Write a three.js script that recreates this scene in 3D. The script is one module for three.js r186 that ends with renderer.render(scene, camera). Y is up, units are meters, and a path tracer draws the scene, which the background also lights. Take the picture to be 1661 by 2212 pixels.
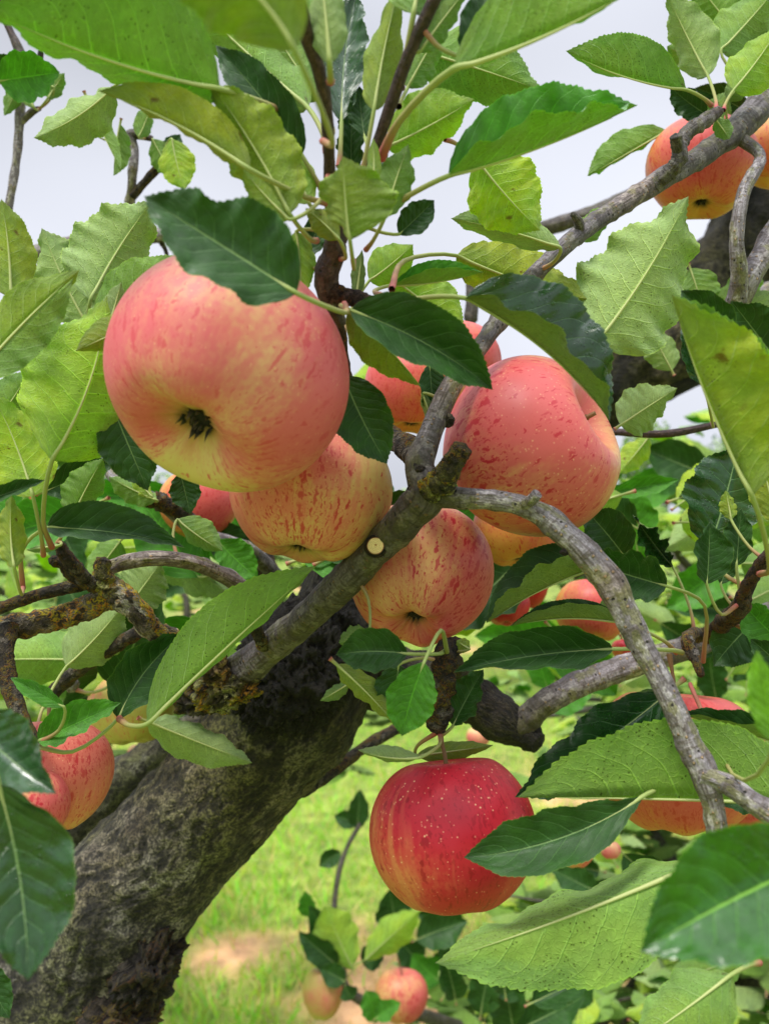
import * as THREE from 'three';
import { mergeGeometries } from 'three/addons/utils/BufferGeometryUtils.js';

// ---------------------------------------------------------------- camera, sky, sun, exposure
const EYE = 1.3, FOV = 60;
const scene = new THREE.Scene();
const camera = new THREE.PerspectiveCamera(FOV, 3 / 4, 0.02, 900);
camera.position.set(0, EYE, 0);
camera.lookAt(0, EYE, -1);
camera.focus = 0.42;
camera.userData.fStop = 11.5;
const renderer = new THREE.WebGLRenderer();
renderer.toneMapping = THREE.LinearToneMapping;
renderer.toneMappingExposure = 2.15;
renderer.shadowMap.enabled = true;

// seeded random numbers and periodic value noise
function rng(seed) { let s = seed >>> 0; return () => { s = (s + 0x6d2b79f5) | 0; let t = Math.imul(s ^ (s >>> 15), 1 | s); t = (t + Math.imul(t ^ (t >>> 7), 61 | t)) ^ t; return ((t ^ (t >>> 14)) >>> 0) / 4294967296; }; }
const R = rng(20240611);
const rr = (a, b, f = R) => a + (b - a) * f();
const clamp = (x, a = 0, b = 1) => Math.min(b, Math.max(a, x));
const mix = (a, b, t) => a + (b - a) * t;
const smooth = (a, b, x) => { const t = clamp((x - a) / (b - a)); return t * t * (3 - 2 * t); };
const mix3 = (a, b, t) => [mix(a[0], b[0], t), mix(a[1], b[1], t), mix(a[2], b[2], t)];
function hash(x, y, s) { let h = Math.imul(x, 374761393) ^ Math.imul(y, 668265263) ^ Math.imul(s + 11, 1274126177); h = Math.imul(h ^ (h >>> 13), 1103515245); h ^= h >>> 16; return (h >>> 0) / 4294967296; }
const wrap = (i, p) => (p ? ((i % p) + p) % p : i);
function vn(x, y, s = 0, px = 0, py = 0) {
  const xi = Math.floor(x), yi = Math.floor(y); let fx = x - xi, fy = y - yi; fx = fx * fx * (3 - 2 * fx); fy = fy * fy * (3 - 2 * fy);
  const x0 = wrap(xi, px), x1 = wrap(xi + 1, px), y0 = wrap(yi, py), y1 = wrap(yi + 1, py);
  return mix(mix(hash(x0, y0, s), hash(x1, y0, s), fx), mix(hash(x0, y1, s), hash(x1, y1, s), fx), fy);
}
function fbm(x, y, o = 4, s = 0, px = 0, py = 0) { let v = 0, a = 0.5, n = 0; for (let i = 0; i < o; i++) { v += a * vn(x, y, s + i * 17, px, py); n += a; x *= 2; y *= 2; px *= 2; py *= 2; a *= 0.5; } return v / n; }
function worley(x, y, s, px = 0, py = 0) { // [nearest, second nearest, id of the nearest]
  const xi = Math.floor(x), yi = Math.floor(y); let a = 9, b = 9, id = 0;
  for (let j = -1; j < 2; j++) for (let i = -1; i < 2; i++) {
    const cx = wrap(xi + i, px), cy = wrap(yi + j, py), dx = xi + i + hash(cx, cy, s) - x, dy = yi + j + hash(cx, cy, s + 5) - y, d = dx * dx + dy * dy;
    if (d < a) { b = a; a = d; id = hash(cx, cy, s + 9); } else if (d < b) b = d;
  }
  return [Math.sqrt(a), Math.sqrt(b), id];
}
function vn3(x, y, z, s = 0) { const zi = Math.floor(z); let f = z - zi; f = f * f * (3 - 2 * f); return mix(vn(x, y, s + zi * 131), vn(x, y, s + (zi + 1) * 131), f); }

// overcast sky: soft pale grey cloud, brighter towards the zenith
{
  const W = 256, H = 128, data = new Float32Array(W * H * 4);
  for (let j = 0; j < H; j++) {
    const el = ((j + 0.5) / H - 0.5) * Math.PI, s = Math.max(0, Math.sin(el));
    for (let i = 0; i < W; i++) {
      const u = i / W, n = fbm(u * 10, (j / H) * 9, 4, 3, 10) - 0.5, n2 = fbm(u * 5 + 3, (j / H) * 5, 3, 8, 5) - 0.5;
      const L = (0.375 - 0.09 * smooth(0.12, 0.46, s) + 0.85 * smooth(0.45, 1, s)) * (1 + 0.8 * n + 1.1 * n2), o = (j * W + i) * 4;
      data[o] = L * 0.95; data[o + 1] = L * 0.985; data[o + 2] = L * 1.1; data[o + 3] = 1;
    }
  }
  const t = new THREE.DataTexture(data, W, H, THREE.RGBAFormat, THREE.FloatType);
  t.mapping = THREE.EquirectangularReflectionMapping; t.magFilter = THREE.LinearFilter; t.needsUpdate = true;
  scene.background = t; scene.environment = t;
}
const sun = new THREE.DirectionalLight(new THREE.Color(1, 0.965, 0.91), 1.5);
sun.position.set(-1.7, EYE + 4.8, 1.5); sun.target.position.set(0, EYE, -0.4);
sun.castShadow = true; sun.shadow.radius = 24; sun.shadow.mapSize.set(2048, 2048);
Object.assign(sun.shadow.camera, { left: -3, right: 3, top: 3, bottom: -3, near: 0.1, far: 14 });
scene.add(sun, sun.target);

// ---------------------------------------------------------------- helpers
const V3 = (x, y, z) => new THREE.Vector3(x, y, z);
const K = Math.tan((FOV * Math.PI) / 360) / 1106;          // size of one pixel of the 1661 x 2212 view, one metre away
const at = (x, y, d) => V3((x - 830.5) * K * d, EYE - (y - 1106) * K * d, -d);
const names = new Map();
const numbered = (n) => { const k = names.get(n) ?? 0; names.set(n, k + 1); return k ? `${n}_${String(k).padStart(3, '0')}` : n; };
function tag(o, label, category, group, kind) { Object.assign(o.userData, { label }, category && { category }, group && { group }, kind && { kind }); return o; }
function thing(name, label, category, group) { const g = new THREE.Group(); g.name = numbered(name); scene.add(g); return tag(g, label, category, group); }
function part(name, geometry, material, parent) { const m = new THREE.Mesh(geometry, material); m.name = numbered(name); m.castShadow = m.receiveShadow = true; parent.add(m); return m; }
const lin = (r, g, b) => new THREE.Color().setRGB(r, g, b);
function texture(W, H, f, srgb = true, tile = true) {
  const a = new Uint8Array(W * H * 4);
  for (let j = 0; j < H; j++) for (let i = 0; i < W; i++) {
    const c = f((i + 0.5) / W, (j + 0.5) / H), o = (j * W + i) * 4;
    if (typeof c === 'number') a[o] = a[o + 1] = a[o + 2] = clamp(c) * 255; else { a[o] = clamp(c[0]) * 255; a[o + 1] = clamp(c[1]) * 255; a[o + 2] = clamp(c[2]) * 255; }
    a[o + 3] = 255;
  }
  const t = new THREE.DataTexture(a, W, H); t.magFilter = THREE.LinearFilter; t.minFilter = THREE.LinearMipmapLinearFilter; t.generateMipmaps = true;
  t.wrapS = t.wrapT = tile ? THREE.RepeatWrapping : THREE.ClampToEdgeWrapping;
  if (srgb) t.colorSpace = THREE.SRGBColorSpace; t.needsUpdate = true; return t;
}
const geo = (pos, idx, uv, col) => { const g = new THREE.BufferGeometry(); g.setAttribute('position', new THREE.BufferAttribute(new Float32Array(pos), 3)); if (uv) g.setAttribute('uv', new THREE.BufferAttribute(new Float32Array(uv), 2)); if (col) g.setAttribute('color', new THREE.BufferAttribute(new Float32Array(col), 3)); g.setIndex(idx); g.computeVertexNormals(); return g; };
// ---------------------------------------------------------------- leaf surfaces
// side veins leave the midrib alternately and bend towards the tip; u runs along the leaf, s out from the midrib (0..1)
function veins(u, v) {
  const s = Math.abs(v - 0.5) * 2, side = v < 0.5 ? 0 : 1, N = 8.5;
  const q = u - 0.17 * s - 0.1 * s * s + 0.008 * Math.sin(s * 9 + side * 2 + Math.floor(u * 5));
  const f = q * N + side * 0.45, d = Math.abs(f - Math.round(f)) / N;
  const wob = fbm(u * 14, v * 8, 3, 40) - 0.5;
  const [a, b] = worley(u * 40 + wob * 2, v * 20 + wob * 2, 61), [a2, b2] = worley(u * 96, v * 48, 67);
  const wid = 0.0055 * (1 - 0.62 * s), side1 = 1 - smooth(wid * 0.35, wid * 1.25, d);
  const mid = 1 - smooth(0.012, 0.042, s + 0.016 * u);
  return { s, lateral: side1 * smooth(1.02, 0.8, s), mid, net: 1 - smooth(0.02, 0.13, b - a), fine: 1 - smooth(0.03, 0.2, b2 - a2), pucker: Math.min(1, d * N * 2) };
}
const LW = 1024, LH = 512;
const toLin = (x) => x <= 0.04045 ? x / 12.92 : ((x + 0.055) / 1.055) ** 2.4, toS = (x) => x <= 0.0031308 ? x * 12.92 : 1.055 * x ** (1 / 2.4) - 0.055;
const leafTop = (spots, yellow, seed, deep = 1, blade) => texture(LW, LH, (u, v) => {
  const e = veins(u, v), n = fbm(u * 7, v * 4, 4, seed), m = fbm(u * 30, v * 16, 3, seed + 3);
  let c = mix3([0.62, 0.66, 0.6], [0.84, 0.86, 0.8], clamp(n * 1.3 - 0.15));
  c = mix3(c, [0.97, 1, 0.82], yellow * smooth(0.45, 0.75, fbm(u * 3, v * 2, 3, seed + 20)));
  c = c.map((x) => x * deep * (0.9 + 0.2 * m));
  if (blade) { c = c.map((x, k) => toS(toLin(x) * blade[k])); c = mix3(c, [0.36, 0.56, 0.26], e.net * 0.16); c = mix3(c, [0.44, 0.62, 0.34], e.lateral * 0.5); c = mix3(c, [0.6, 0.72, 0.46], e.mid * 0.85); }
  else { c = mix3(c, [0.86, 0.98, 0.7], e.net * 0.2); c = mix3(c, [0.96, 1, 0.84], e.lateral * 0.75); c = mix3(c, [1.15, 1.1, 1], e.mid); }
  c = mix3(c, blade ? [0.5, 0.62, 0.25] : [1, 1, 0.72], smooth(0.965, 0.995, e.s) * 0.6);
  if (spots) { const w = worley(u * 9, v * 5, seed + 31); if (w[2] > 0.93) c = mix3(c, [0.36, 0.24, 0.1], 1 - smooth(0.02 + 1.2 * (w[2] - 0.93), 0.07 + 2 * (w[2] - 0.93), w[0] + 0.16 * (m - 0.5))); const w2 = worley(u * 26, v * 14, seed + 37); if (w2[2] > 0.95) c = mix3(c, [0.92, 0.85, 0.4], (1 - smooth(0.05, 0.12, w2[0])) * 0.8); }
  return c;
}, true, false);
const leafUnder = (spots, yellow, seed) => texture(LW, LH, (u, v) => {
  const e = veins(u, v), n = fbm(u * 6, v * 4, 4, seed), m = fbm(u * 60, v * 30, 3, seed + 3);
  let c = mix3([0.7, 0.74, 0.68], [0.86, 0.88, 0.84], n);
  c = mix3(c, [0.98, 0.9, 0.5], yellow * smooth(0.42, 0.7, fbm(u * 3 + 2, v * 2, 3, seed + 20)));
  c = c.map((x) => x * (0.93 + 0.14 * m));
  c = mix3(c, [0.97, 0.98, 0.8], e.net * 0.5); c = mix3(c, [0.92, 0.95, 0.78], e.fine * 0.2); c = mix3(c, [1, 1, 0.88], e.lateral * 0.8); c = mix3(c, [1, 0.98, 0.86], e.mid);
  c = mix3(c, [1, 1, 0.7], smooth(0.965, 0.995, e.s) * 0.5);
  const sp = worley(u * 70, v * 36, seed + 43); if (sp[2] > 0.9 - spots * 0.16 && fbm(u * 4, v * 3, 3, seed + 50) > 0.5) c = mix3(c, [0.3, 0.3, 0.12], (1 - smooth(0.1, 0.3, sp[0])) * 0.7);
  if (spots) { const w = worley(u * 7, v * 4, seed + 31); if (w[2] > 0.9) c = mix3(c, [0.55, 0.38, 0.17], (1 - smooth(0.0, 0.1 + 1.6 * (w[2] - 0.9), w[0] + 0.5 * (fbm(u * 40, v * 22, 3, seed + 60) - 0.5))) * 0.75); }
  return c;
}, true, false);
const topTex = [leafTop(0, 0.1, 100), leafTop(1, 0.5, 200), leafTop(0, 0.15, 150, 0.62, [0.15, 0.5, 0.062]), leafTop(0, 0.2, 170, 0.62, [0.11, 0.44, 0.075])], underTex = [leafUnder(0, 0.12, 300), leafUnder(1, 0.55, 400), leafUnder(1, 0.3, 450), leafUnder(0, 0.4, 470)];
const topBump = texture(LW, LH, (u, v) => { const e = veins(u, v); return 0.62 + 0.22 * e.pucker * (1 - e.mid) - 0.32 * e.lateral - 0.12 * e.net - 0.4 * e.mid + 0.18 * (fbm(u * 24, v * 12, 3, 9) - 0.5); }, false, false);
const underBump = texture(LW, LH, (u, v) => { const e = veins(u, v); return 0.3 + 0.4 * e.lateral + 0.2 * e.net + 0.07 * e.fine + 0.3 * e.mid - 0.12 * e.pucker + 0.1 * (fbm(u * 60, v * 30, 3, 9) - 0.5); }, false, false);
const drops = (u, v) => { const a = worley(u * 22, v * 12, 811), b = worley(u * 46, v * 25, 815), z = smooth(0.42, 0.6, fbm(u * 3, v * 2, 3, 817)); return z * Math.max(a[2] > 0.55 ? Math.sqrt(Math.max(0, 1 - (a[0] / (0.16 + 0.22 * (a[2] - 0.55))) ** 2)) : 0, b[2] > 0.6 ? 0.6 * Math.sqrt(Math.max(0, 1 - (b[0] / 0.24) ** 2)) : 0); };
const dryRough = texture(512, 256, (u, v) => 0.5 + 0.5 * fbm(u * 14, v * 8, 4, 77) + 0.25 * smooth(0.5, 0.7, fbm(u * 4, v * 3, 3, 71)), false, false);
const wetRough = texture(1024, 512, (u, v) => { const d = drops(u, v); return d > 0.05 ? 0.12 : 0.5 + 0.5 * fbm(u * 14, v * 8, 4, 77) - 0.25 * smooth(0.45, 0.6, fbm(u * 3, v * 2, 3, 817)); }, false, false);
const wetBump = texture(1024, 512, (u, v) => { const e = veins(u, v); return 0.34 + 0.14 * e.pucker * (1 - e.mid) - 0.2 * e.lateral - 0.25 * e.mid + 0.1 * (fbm(u * 24, v * 12, 3, 9) - 0.5) + 0.45 * drops(u, v); }, false, false);
const leafMats = {};
// each kind of leaf: colour of the upper face, of the underside, how much light passes
function leafKind(key, top, under, through, texTop, texUnder, rough, spec, wet) {
  const t = new THREE.MeshPhysicalMaterial({ name: 'leaf_upper_face_' + key, color: lin(...top), map: topTex[texTop], bumpMap: wet ? wetBump : topBump, bumpScale: wet ? 0.0009 : 0.0005, roughness: rough, roughnessMap: wet ? wetRough : dryRough, transmission: through, thickness: 0, ior: 1.45, specularIntensity: spec, clearcoat: wet ? 0.8 : key === 'dark' ? 0.25 : 0.1, clearcoatRoughness: wet ? 0.2 : 0.4, side: THREE.DoubleSide });
  const b = new THREE.MeshPhysicalMaterial({ name: 'leaf_underside_' + key, color: lin(...under), map: underTex[texUnder], bumpMap: underBump, bumpScale: 0.001, roughness: 0.93, transmission: through, thickness: 0, ior: 1.4, specularIntensity: 0.35, side: THREE.DoubleSide });
  leafMats[key] = [t, b];
}
leafKind('dark', [1, 1, 1], [0.45, 0.64, 0.18], 0.34, 2, 0, 0.7, 0.5);
leafKind('wet', [1, 1, 1], [0.42, 0.6, 0.18], 0.32, 3, 0, 0.42, 0.9, true);
leafKind('mid', [0.21, 0.64, 0.05], [0.58, 0.87, 0.2], 0.56, 0, 0, 0.72, 0.5);
leafKind('fresh', [1.35, 1.7, 0.6], [0.6, 0.9, 0.2], 0.5, 2, 0, 0.36, 0.6, true);
leafKind('old', [0.32, 0.62, 0.045], [0.7, 0.88, 0.16], 0.56, 1, 1, 0.76, 0.5);
leafKind('bright', [0.56, 1.0, 0.055], [0.86, 1.08, 0.18], 0.62, 0, 1, 0.8, 0.5);
leafKind('pale', [0.28, 0.6, 0.12], [0.78, 0.98, 0.42], 0.48, 0, 0, 0.75, 0.5);
leafKind('olive', [0.33, 0.56, 0.03], [0.68, 0.82, 0.13], 0.56, 1, 1, 0.8, 0.5);
leafKind('old2', [0.3, 0.62, 0.05], [0.7, 0.9, 0.18], 0.56, 0, 2, 0.76, 0.5);
leafKind('bright2', [0.5, 0.98, 0.06], [0.8, 1.05, 0.2], 0.62, 0, 3, 0.8, 0.5);
leafKind('olive2', [0.3, 0.56, 0.035], [0.66, 0.84, 0.15], 0.56, 0, 3, 0.8, 0.5);
leafKind('mid2', [0.2, 0.62, 0.06], [0.57, 0.86, 0.24], 0.54, 0, 2, 0.74, 0.5);
const petioleMat = new THREE.MeshPhysicalMaterial({ name: 'petiole_green', color: 0xffffff, vertexColors: true, roughness: 0.6, specularIntensity: 0.4 });

// ---------------------------------------------------------------- bark surfaces (u once round, v along)
const trunkRelief = (u, v) => {
  const w = fbm(u * 6, v * 6, 3, 5, 6, 6) - 0.5, st = fbm(u * 30 + w * 4, v * 7, 4, 15, 30, 7), p = worley(u * 26 + w * 2, v * 14 + w, 33, 26, 14), q = fbm(u * 60 + w * 6, v * 30, 3, 37, 60, 30);
  return [st, p[2] > 0.55 ? 1 - smooth(0.1, 0.42, p[0] + (q - 0.5) * 0.8) : 0, q];
};
const barkTrunk = texture(1024, 1024, (u, v) => {
  const [st, pit, q] = trunkRelief(u, v), w = fbm(u * 6, v * 6, 3, 5, 6, 6) - 0.5, n = fbm(u * 9 + w, v * 4 + w, 5, 11, 9, 4), g = fbm(u * 128, v * 128, 3, 19, 128, 128), big = fbm(u * 4, v * 3, 3, 23, 4, 3);
  let c = mix3([0.2, 0.19, 0.15], [0.43, 0.42, 0.35], smooth(0.34, 0.6, st));
  c = mix3(c, [0.45, 0.47, 0.3], smooth(0.46, 0.68, n) * 0.65);
  c = mix3(c, [0.6, 0.59, 0.58], smooth(0.55, 0.65, fbm(u * 16, v * 10 + w, 4, 29, 16, 10)) * 0.5);
  c = mix3(c, [0.33, 0.27, 0.22], smooth(0.5, 0.72, big) * 0.35);
  c = mix3(c, [0.1, 0.092, 0.07], pit * 0.75); c = mix3(c, [0.12, 0.11, 0.08], smooth(0.58, 0.68, q) * 0.6);
  const k = 0.38 + 0.8 * g + 0.4 * (smooth(0.3, 0.7, vn(u * 300, v * 300, 39, 300, 300)) - 0.5); return [c[0] * k, c[1] * k, c[2] * (k * 0.96 - 0.02)];
});
const barkTrunkBump = texture(1024, 1024, (u, v) => { const [st, pit, q] = trunkRelief(u, v); return 0.42 + 0.3 * (st - 0.5) - 0.25 * pit - 0.2 * smooth(0.55, 0.68, q) + 0.5 * (fbm(u * 128, v * 128, 4, 19, 128, 128) - 0.5); }, false);
const barkGrey = texture(512, 1024, (u, v) => {
  const n = fbm(u * 5, v * 9, 5, 51, 5, 9), st = fbm(u * 40, v * 8, 4, 53, 40, 8), g = fbm(u * 64, v * 128, 2, 55, 64, 128), ring = fbm(u * 4, v * 70, 3, 59, 4, 70), lich = fbm(u * 6, v * 12, 4, 58, 6, 12);
  let c = mix3([0.4, 0.375, 0.375], [0.64, 0.62, 0.635], clamp(n * 1.7 - 0.35));
  c = mix3(c, [0.32, 0.28, 0.26], smooth(0.48, 0.72, st) * 0.65); c = mix3(c, [0.3, 0.26, 0.22], smooth(0.58, 0.7, ring) * 0.5); c = mix3(c, [0.47, 0.47, 0.3], smooth(0.58, 0.68, lich) * 0.7); c = mix3(c, [0.74, 0.73, 0.72], smooth(0.62, 0.7, fbm(u * 9, v * 20, 4, 52, 9, 20)) * 0.6);
  const l = worley(u * 6, v * 20, 57, 6, 20); if (l[2] > 0.55) c = mix3(c, [0.62, 0.53, 0.4], 1 - smooth(0.08, 0.15, l[0]));
  if (l[2] < 0.25) c = mix3(c, [0.12, 0.1, 0.08], 1 - smooth(0.06, 0.16, l[0] + 0.1 * (g - 0.5)));
  return c.map((x) => x * (0.72 + 0.5 * g));
});
const barkGreyBump = texture(512, 1024, (u, v) => { const l = worley(u * 6, v * 20, 57, 6, 20); return 0.35 + 0.3 * fbm(u * 40, v * 8, 4, 53, 40, 8) + 0.2 * fbm(u * 4, v * 70, 3, 59, 4, 70) + (l[2] > 0.55 ? 0.4 : l[2] < 0.22 ? -0.3 : 0) * (1 - smooth(0.06, 0.14, l[0])) + 0.1 * fbm(u * 64, v * 128, 2, 55, 64, 128); }, false);
const barkRough = texture(512, 1024, (u, v) => {
  const n = fbm(u * 8, v * 12, 5, 81, 8, 12), g = fbm(u * 60, v * 120, 3, 85, 60, 120), m = fbm(u * 6, v * 10, 4, 87, 6, 10), m2 = fbm(u * 14, v * 28, 4, 88, 14, 28);
  let c = mix3([0.25, 0.22, 0.17], [0.5, 0.47, 0.41], smooth(0.3, 0.7, n)); c = mix3(c, [0.68, 0.67, 0.64], smooth(0.56, 0.66, fbm(u * 7, v * 14, 4, 89, 7, 14)) * 0.8); c = mix3(c, mix3([0.56, 0.5, 0.1], [0.6, 0.4, 0.1], smooth(0.4, 0.6, m2)), smooth(0.36, 0.52, m) * 0.92 * smooth(0.3, 0.55, g)); c = mix3(c, [0.1, 0.085, 0.06], smooth(0.6, 0.7, m2) * 0.7);
  return c.map((x) => x * (0.5 + 1.0 * g));
});
const barkRoughBump = texture(512, 1024, (u, v) => { const g = fbm(u * 60, v * 120, 3, 85, 60, 120); return 0.15 + 0.5 * g + 0.35 * fbm(u * 8, v * 12, 5, 81, 8, 12); }, false);
const bark = {
  trunk: new THREE.MeshStandardMaterial({ name: 'trunk_bark', map: barkTrunk, bumpMap: barkTrunkBump, bumpScale: 0.0026, roughness: 0.95, vertexColors: true }),
  grey: new THREE.MeshStandardMaterial({ name: 'smooth_grey_bark', map: barkGrey, bumpMap: barkGreyBump, bumpScale: 0.0016, roughness: 0.7, vertexColors: true }),
  rough: new THREE.MeshStandardMaterial({ name: 'mossy_bark', map: barkRough, bumpMap: barkRoughBump, bumpScale: 0.003, roughness: 0.97, vertexColors: true }),
};
const cutWood = new THREE.MeshStandardMaterial({ name: 'cut_wood', roughness: 0.8, map: texture(128, 128, (u, v) => { const x = u - 0.5, y = v - 0.5, d = Math.hypot(x, y) + 0.03 * (fbm(u * 6, v * 6, 3, 4) - 0.5); let c = mix3([0.9, 0.84, 0.6], [0.78, 0.66, 0.4], 0.5 + 0.5 * Math.sin(d * 70)); c = mix3(c, [0.55, 0.36, 0.2], smooth(0.42, 0.5, d)); c = mix3(c, [0.6, 0.38, 0.18], (1 - smooth(0.02, 0.09, Math.hypot(x + 0.06, y - 0.02))) * 0.9); return c.map((t) => t * (0.9 + 0.2 * fbm(u * 30, v * 8, 3, 6))); }, true, false) });

// ---------------------------------------------------------------- apple skins: u round the core, v from the stem to the eye
function dashes(u, v, nx, ny, share, seed, lean) { // short strokes along the meridians, one at most in each cell
  const x = u * nx + lean, y = v * ny, xi = Math.floor(x), yi = Math.floor(y); let best = 0;
  for (let j = -1; j < 2; j++) for (let i = -1; i < 2; i++) {
    const cx = wrap(xi + i, nx), cy = yi + j, h = hash(cx, cy, seed); if (h > share) continue;
    const a = (x - xi - i - 0.2 - 0.6 * hash(cx, cy, seed + 1)) + 0.15 * (y - yi - j - 0.5), b = y - yi - j - 0.2 - 0.6 * hash(cx, cy, seed + 2), wx = 0.14 + 0.22 * hash(cx, cy, seed + 3), wy = 0.22 + 0.5 * hash(cx, cy, seed + 4) ** 2;
    best = Math.max(best, (0.5 + 0.5 * hash(cx, cy, seed + 6)) * (1 - smooth(0.35, 1.1, (a / wx) ** 2 + (b / wy) ** 2)));
  }
  return best;
}
function skin(o) {
  const W = 1024, H = 512, dots = new Float32Array(W * H), f = rng(o.seed);
  for (let k = 0; k < o.dots; k++) {
    const v = Math.acos(1 - 2 * f()) / Math.PI, u = f(), rad = o.dot * (0.6 + 0.8 * f()) * (v > 0.5 ? 0.8 : 1.15), sx = 1 / Math.max(0.12, Math.sin(v * Math.PI)), a = 0.5 + 0.5 * f();
    for (let j = -4; j <= 4; j++) for (let i = -Math.ceil(4 * sx); i <= 4 * sx; i++) { const y = Math.round(v * H) + j, x = (Math.round(u * W) + i + 4 * W) % W; if (y < 0 || y >= H) continue; const d = Math.hypot(i / sx, j) / rad; dots[y * W + x] = Math.max(dots[y * W + x], a * (1 - smooth(0.6, 1.2, d))); }
  }
  return texture(W, H, (u, v) => {
    const w = fbm(u * 8, v * 4, 3, o.seed, 8) - 0.5, big = fbm(u * 5, v * 3 + w * 0.5, 4, o.seed + 1, 5);
    const sun_ = 0.5 + 0.5 * Math.cos((u - 0.5) * (o.lobes ?? 1) * 2 * Math.PI);
    let blush = clamp(o.blush * mix(0.75, 0.35 + 0.75 * sun_, o.side ?? 1) + 1.3 * (big - 0.5) + (o.vshift ?? 0) * (0.5 - v));
    const fine = fbm(u * 120 + w * 2, v * 10, 4, o.seed + 4, 120), mott = fbm(u * 150, v * 75, 2, o.seed + 6, 150);
    blush = clamp(blush + (fine - 0.5) * o.grain * Math.sin(Math.PI * v) + (mott - 0.5) * 0.25);
    let c = mix3(o.ground, o.ground2, clamp(big * 1.6 - 0.3 + 0.4 * (v - 0.5)));
    c = mix3(c, o.pink, smooth(0.05, 0.85, blush));
    const lean = w * 2.6 + 0.5 * (mott - 0.5), spk = vn(u * 300, v * 150, o.seed + 10, 300);
    const band = (0.25 + 0.75 * smooth(0.3, 0.6, fbm(u * 9, v * 5, 3, o.seed + 12, 9))) * (0.45 + 0.55 * sun_);
    const strokes = Math.max(dashes(u, v, 60, 15, 0.4 * band, o.seed + 8, lean), 0.9 * dashes(u, v, 110, 30, 0.42 * band, o.seed + 18, lean * 2), 0.75 * dashes(u, v, 210, 70, 0.34 * band, o.seed + 28, lean * 3), 0.4 * smooth(0.8, 0.95, spk) * band);
    c = mix3(c, o.red, strokes * o.streak * smooth(0.05, 0.2, v) * smooth(0.99, 0.9, v));
    if (o.stripe) c = mix3(c, o.ground2, o.stripe * smooth(0.64, 0.8, fbm(u * 34 + w, v * 1.6, 3, o.seed + 14, 34)) * (1.2 - sun_ * 0.9));
    const cav = 1 - smooth(0.05, 0.15, v + 0.05 * (fine - 0.5)); c = mix3(c, o.cavity, cav * 0.85);
    const eye = smooth(o.eyeFrom ?? 0.88, 0.97, v + 0.06 * (big - 0.5)); c = mix3(c, o.eye, eye * 0.7); c = mix3(c, [0.36, 0.27, 0.12], smooth(0.935, 0.975, v + 0.02 * (big - 0.5)) * 0.85);
    c = mix3(c, [0.95, 0.8, 0.58], dots[Math.min(H - 1, Math.floor(v * H)) * W + Math.floor(u * W)] * o.dotMix);
    return c.map((x) => x * 0.94);
  });
}
const skinBump = texture(512, 256, (u, v) => 0.5 + 0.35 * (fbm(u * 40, v * 20, 3, 7, 40) - 0.5) + 0.15 * fbm(u * 8, v * 4, 2, 9, 8), false);
const skinMat = (name, o) => new THREE.MeshPhysicalMaterial({ name: 'apple_skin_' + name, map: skin(o), roughness: o.rough ?? 0.42, specularIntensity: 0.55, clearcoat: 0.12, clearcoatRoughness: 0.5, bumpMap: skinBump, bumpScale: 0.0004 });
const skins = {
  pink: skinMat('pink', { seed: 11, side: 0.8, lobes: 2, vshift: -0.4, ground: [0.9, 0.8, 0.53], ground2: [0.88, 0.74, 0.47], pink: [0.87, 0.41, 0.43], red: [0.82, 0.27, 0.32], blush: 0.54, grain: 0.3, streak: 0.75, dots: 1500, dot: 1.2, dotMix: 0.55, cavity: [0.7, 0.66, 0.3], eye: [0.74, 0.62, 0.33], rough: 0.5, eyeFrom: 0.88 }),
  streak: skinMat('streaky', { seed: 23, ground: [0.9, 0.72, 0.45], ground2: [0.88, 0.62, 0.4], pink: [0.86, 0.39, 0.38], red: [0.76, 0.15, 0.21], side: 0.6, blush: 0.74, grain: 0.55, streak: 1, dots: 1900, dot: 1.1, dotMix: 0.6, cavity: [0.84, 0.4, 0.36], eye: [0.82, 0.52, 0.34] }),
  yellow: skinMat('yellow', { seed: 31, ground: [0.86, 0.76, 0.46], ground2: [0.86, 0.66, 0.4], pink: [0.86, 0.45, 0.38], red: [0.76, 0.2, 0.22], blush: 0.55, grain: 0.5, streak: 0.95, dots: 1900, dot: 1.1, dotMix: 0.6, cavity: [0.72, 0.68, 0.34], eye: [0.76, 0.68, 0.34] }),
  red: skinMat('red', { seed: 47, ground: [0.84, 0.52, 0.3], ground2: [0.86, 0.6, 0.34], pink: [0.77, 0.13, 0.2], red: [0.56, 0.04, 0.1], blush: 1.5, grain: 0.4, streak: 0.7, stripe: 0.45, dots: 900, dot: 1.4, dotMix: 0.95, cavity: [0.72, 0.6, 0.24], eye: [0.72, 0.3, 0.25], rough: 0.42 }),
  orange: skinMat('orange', { seed: 59, ground: [0.86, 0.66, 0.3], ground2: [0.84, 0.56, 0.27], pink: [0.85, 0.36, 0.34], red: [0.77, 0.2, 0.19], blush: 0.55, grain: 0.35, streak: 0.8, dots: 1100, dot: 1.1, dotMix: 0.4, cavity: [0.72, 0.56, 0.28], eye: [0.83, 0.62, 0.3], vshift: 0.6 }),
  green: skinMat('greenish', { seed: 71, ground: [0.74, 0.74, 0.36], ground2: [0.82, 0.72, 0.38], pink: [0.86, 0.5, 0.42], red: [0.8, 0.35, 0.3], blush: 0.3, grain: 0.4, streak: 0.5, dots: 700, dot: 1.1, dotMix: 0.35, cavity: [0.66, 0.64, 0.28], eye: [0.68, 0.66, 0.3], vshift: 0.5 }),
};
const stemMat = new THREE.MeshStandardMaterial({ name: 'apple_stem', color: lin(0.2, 0.11, 0.04), roughness: 0.75 });
const calyxMat = new THREE.MeshStandardMaterial({ name: 'apple_calyx', color: 0xffffff, vertexColors: true, roughness: 0.95 });
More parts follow.
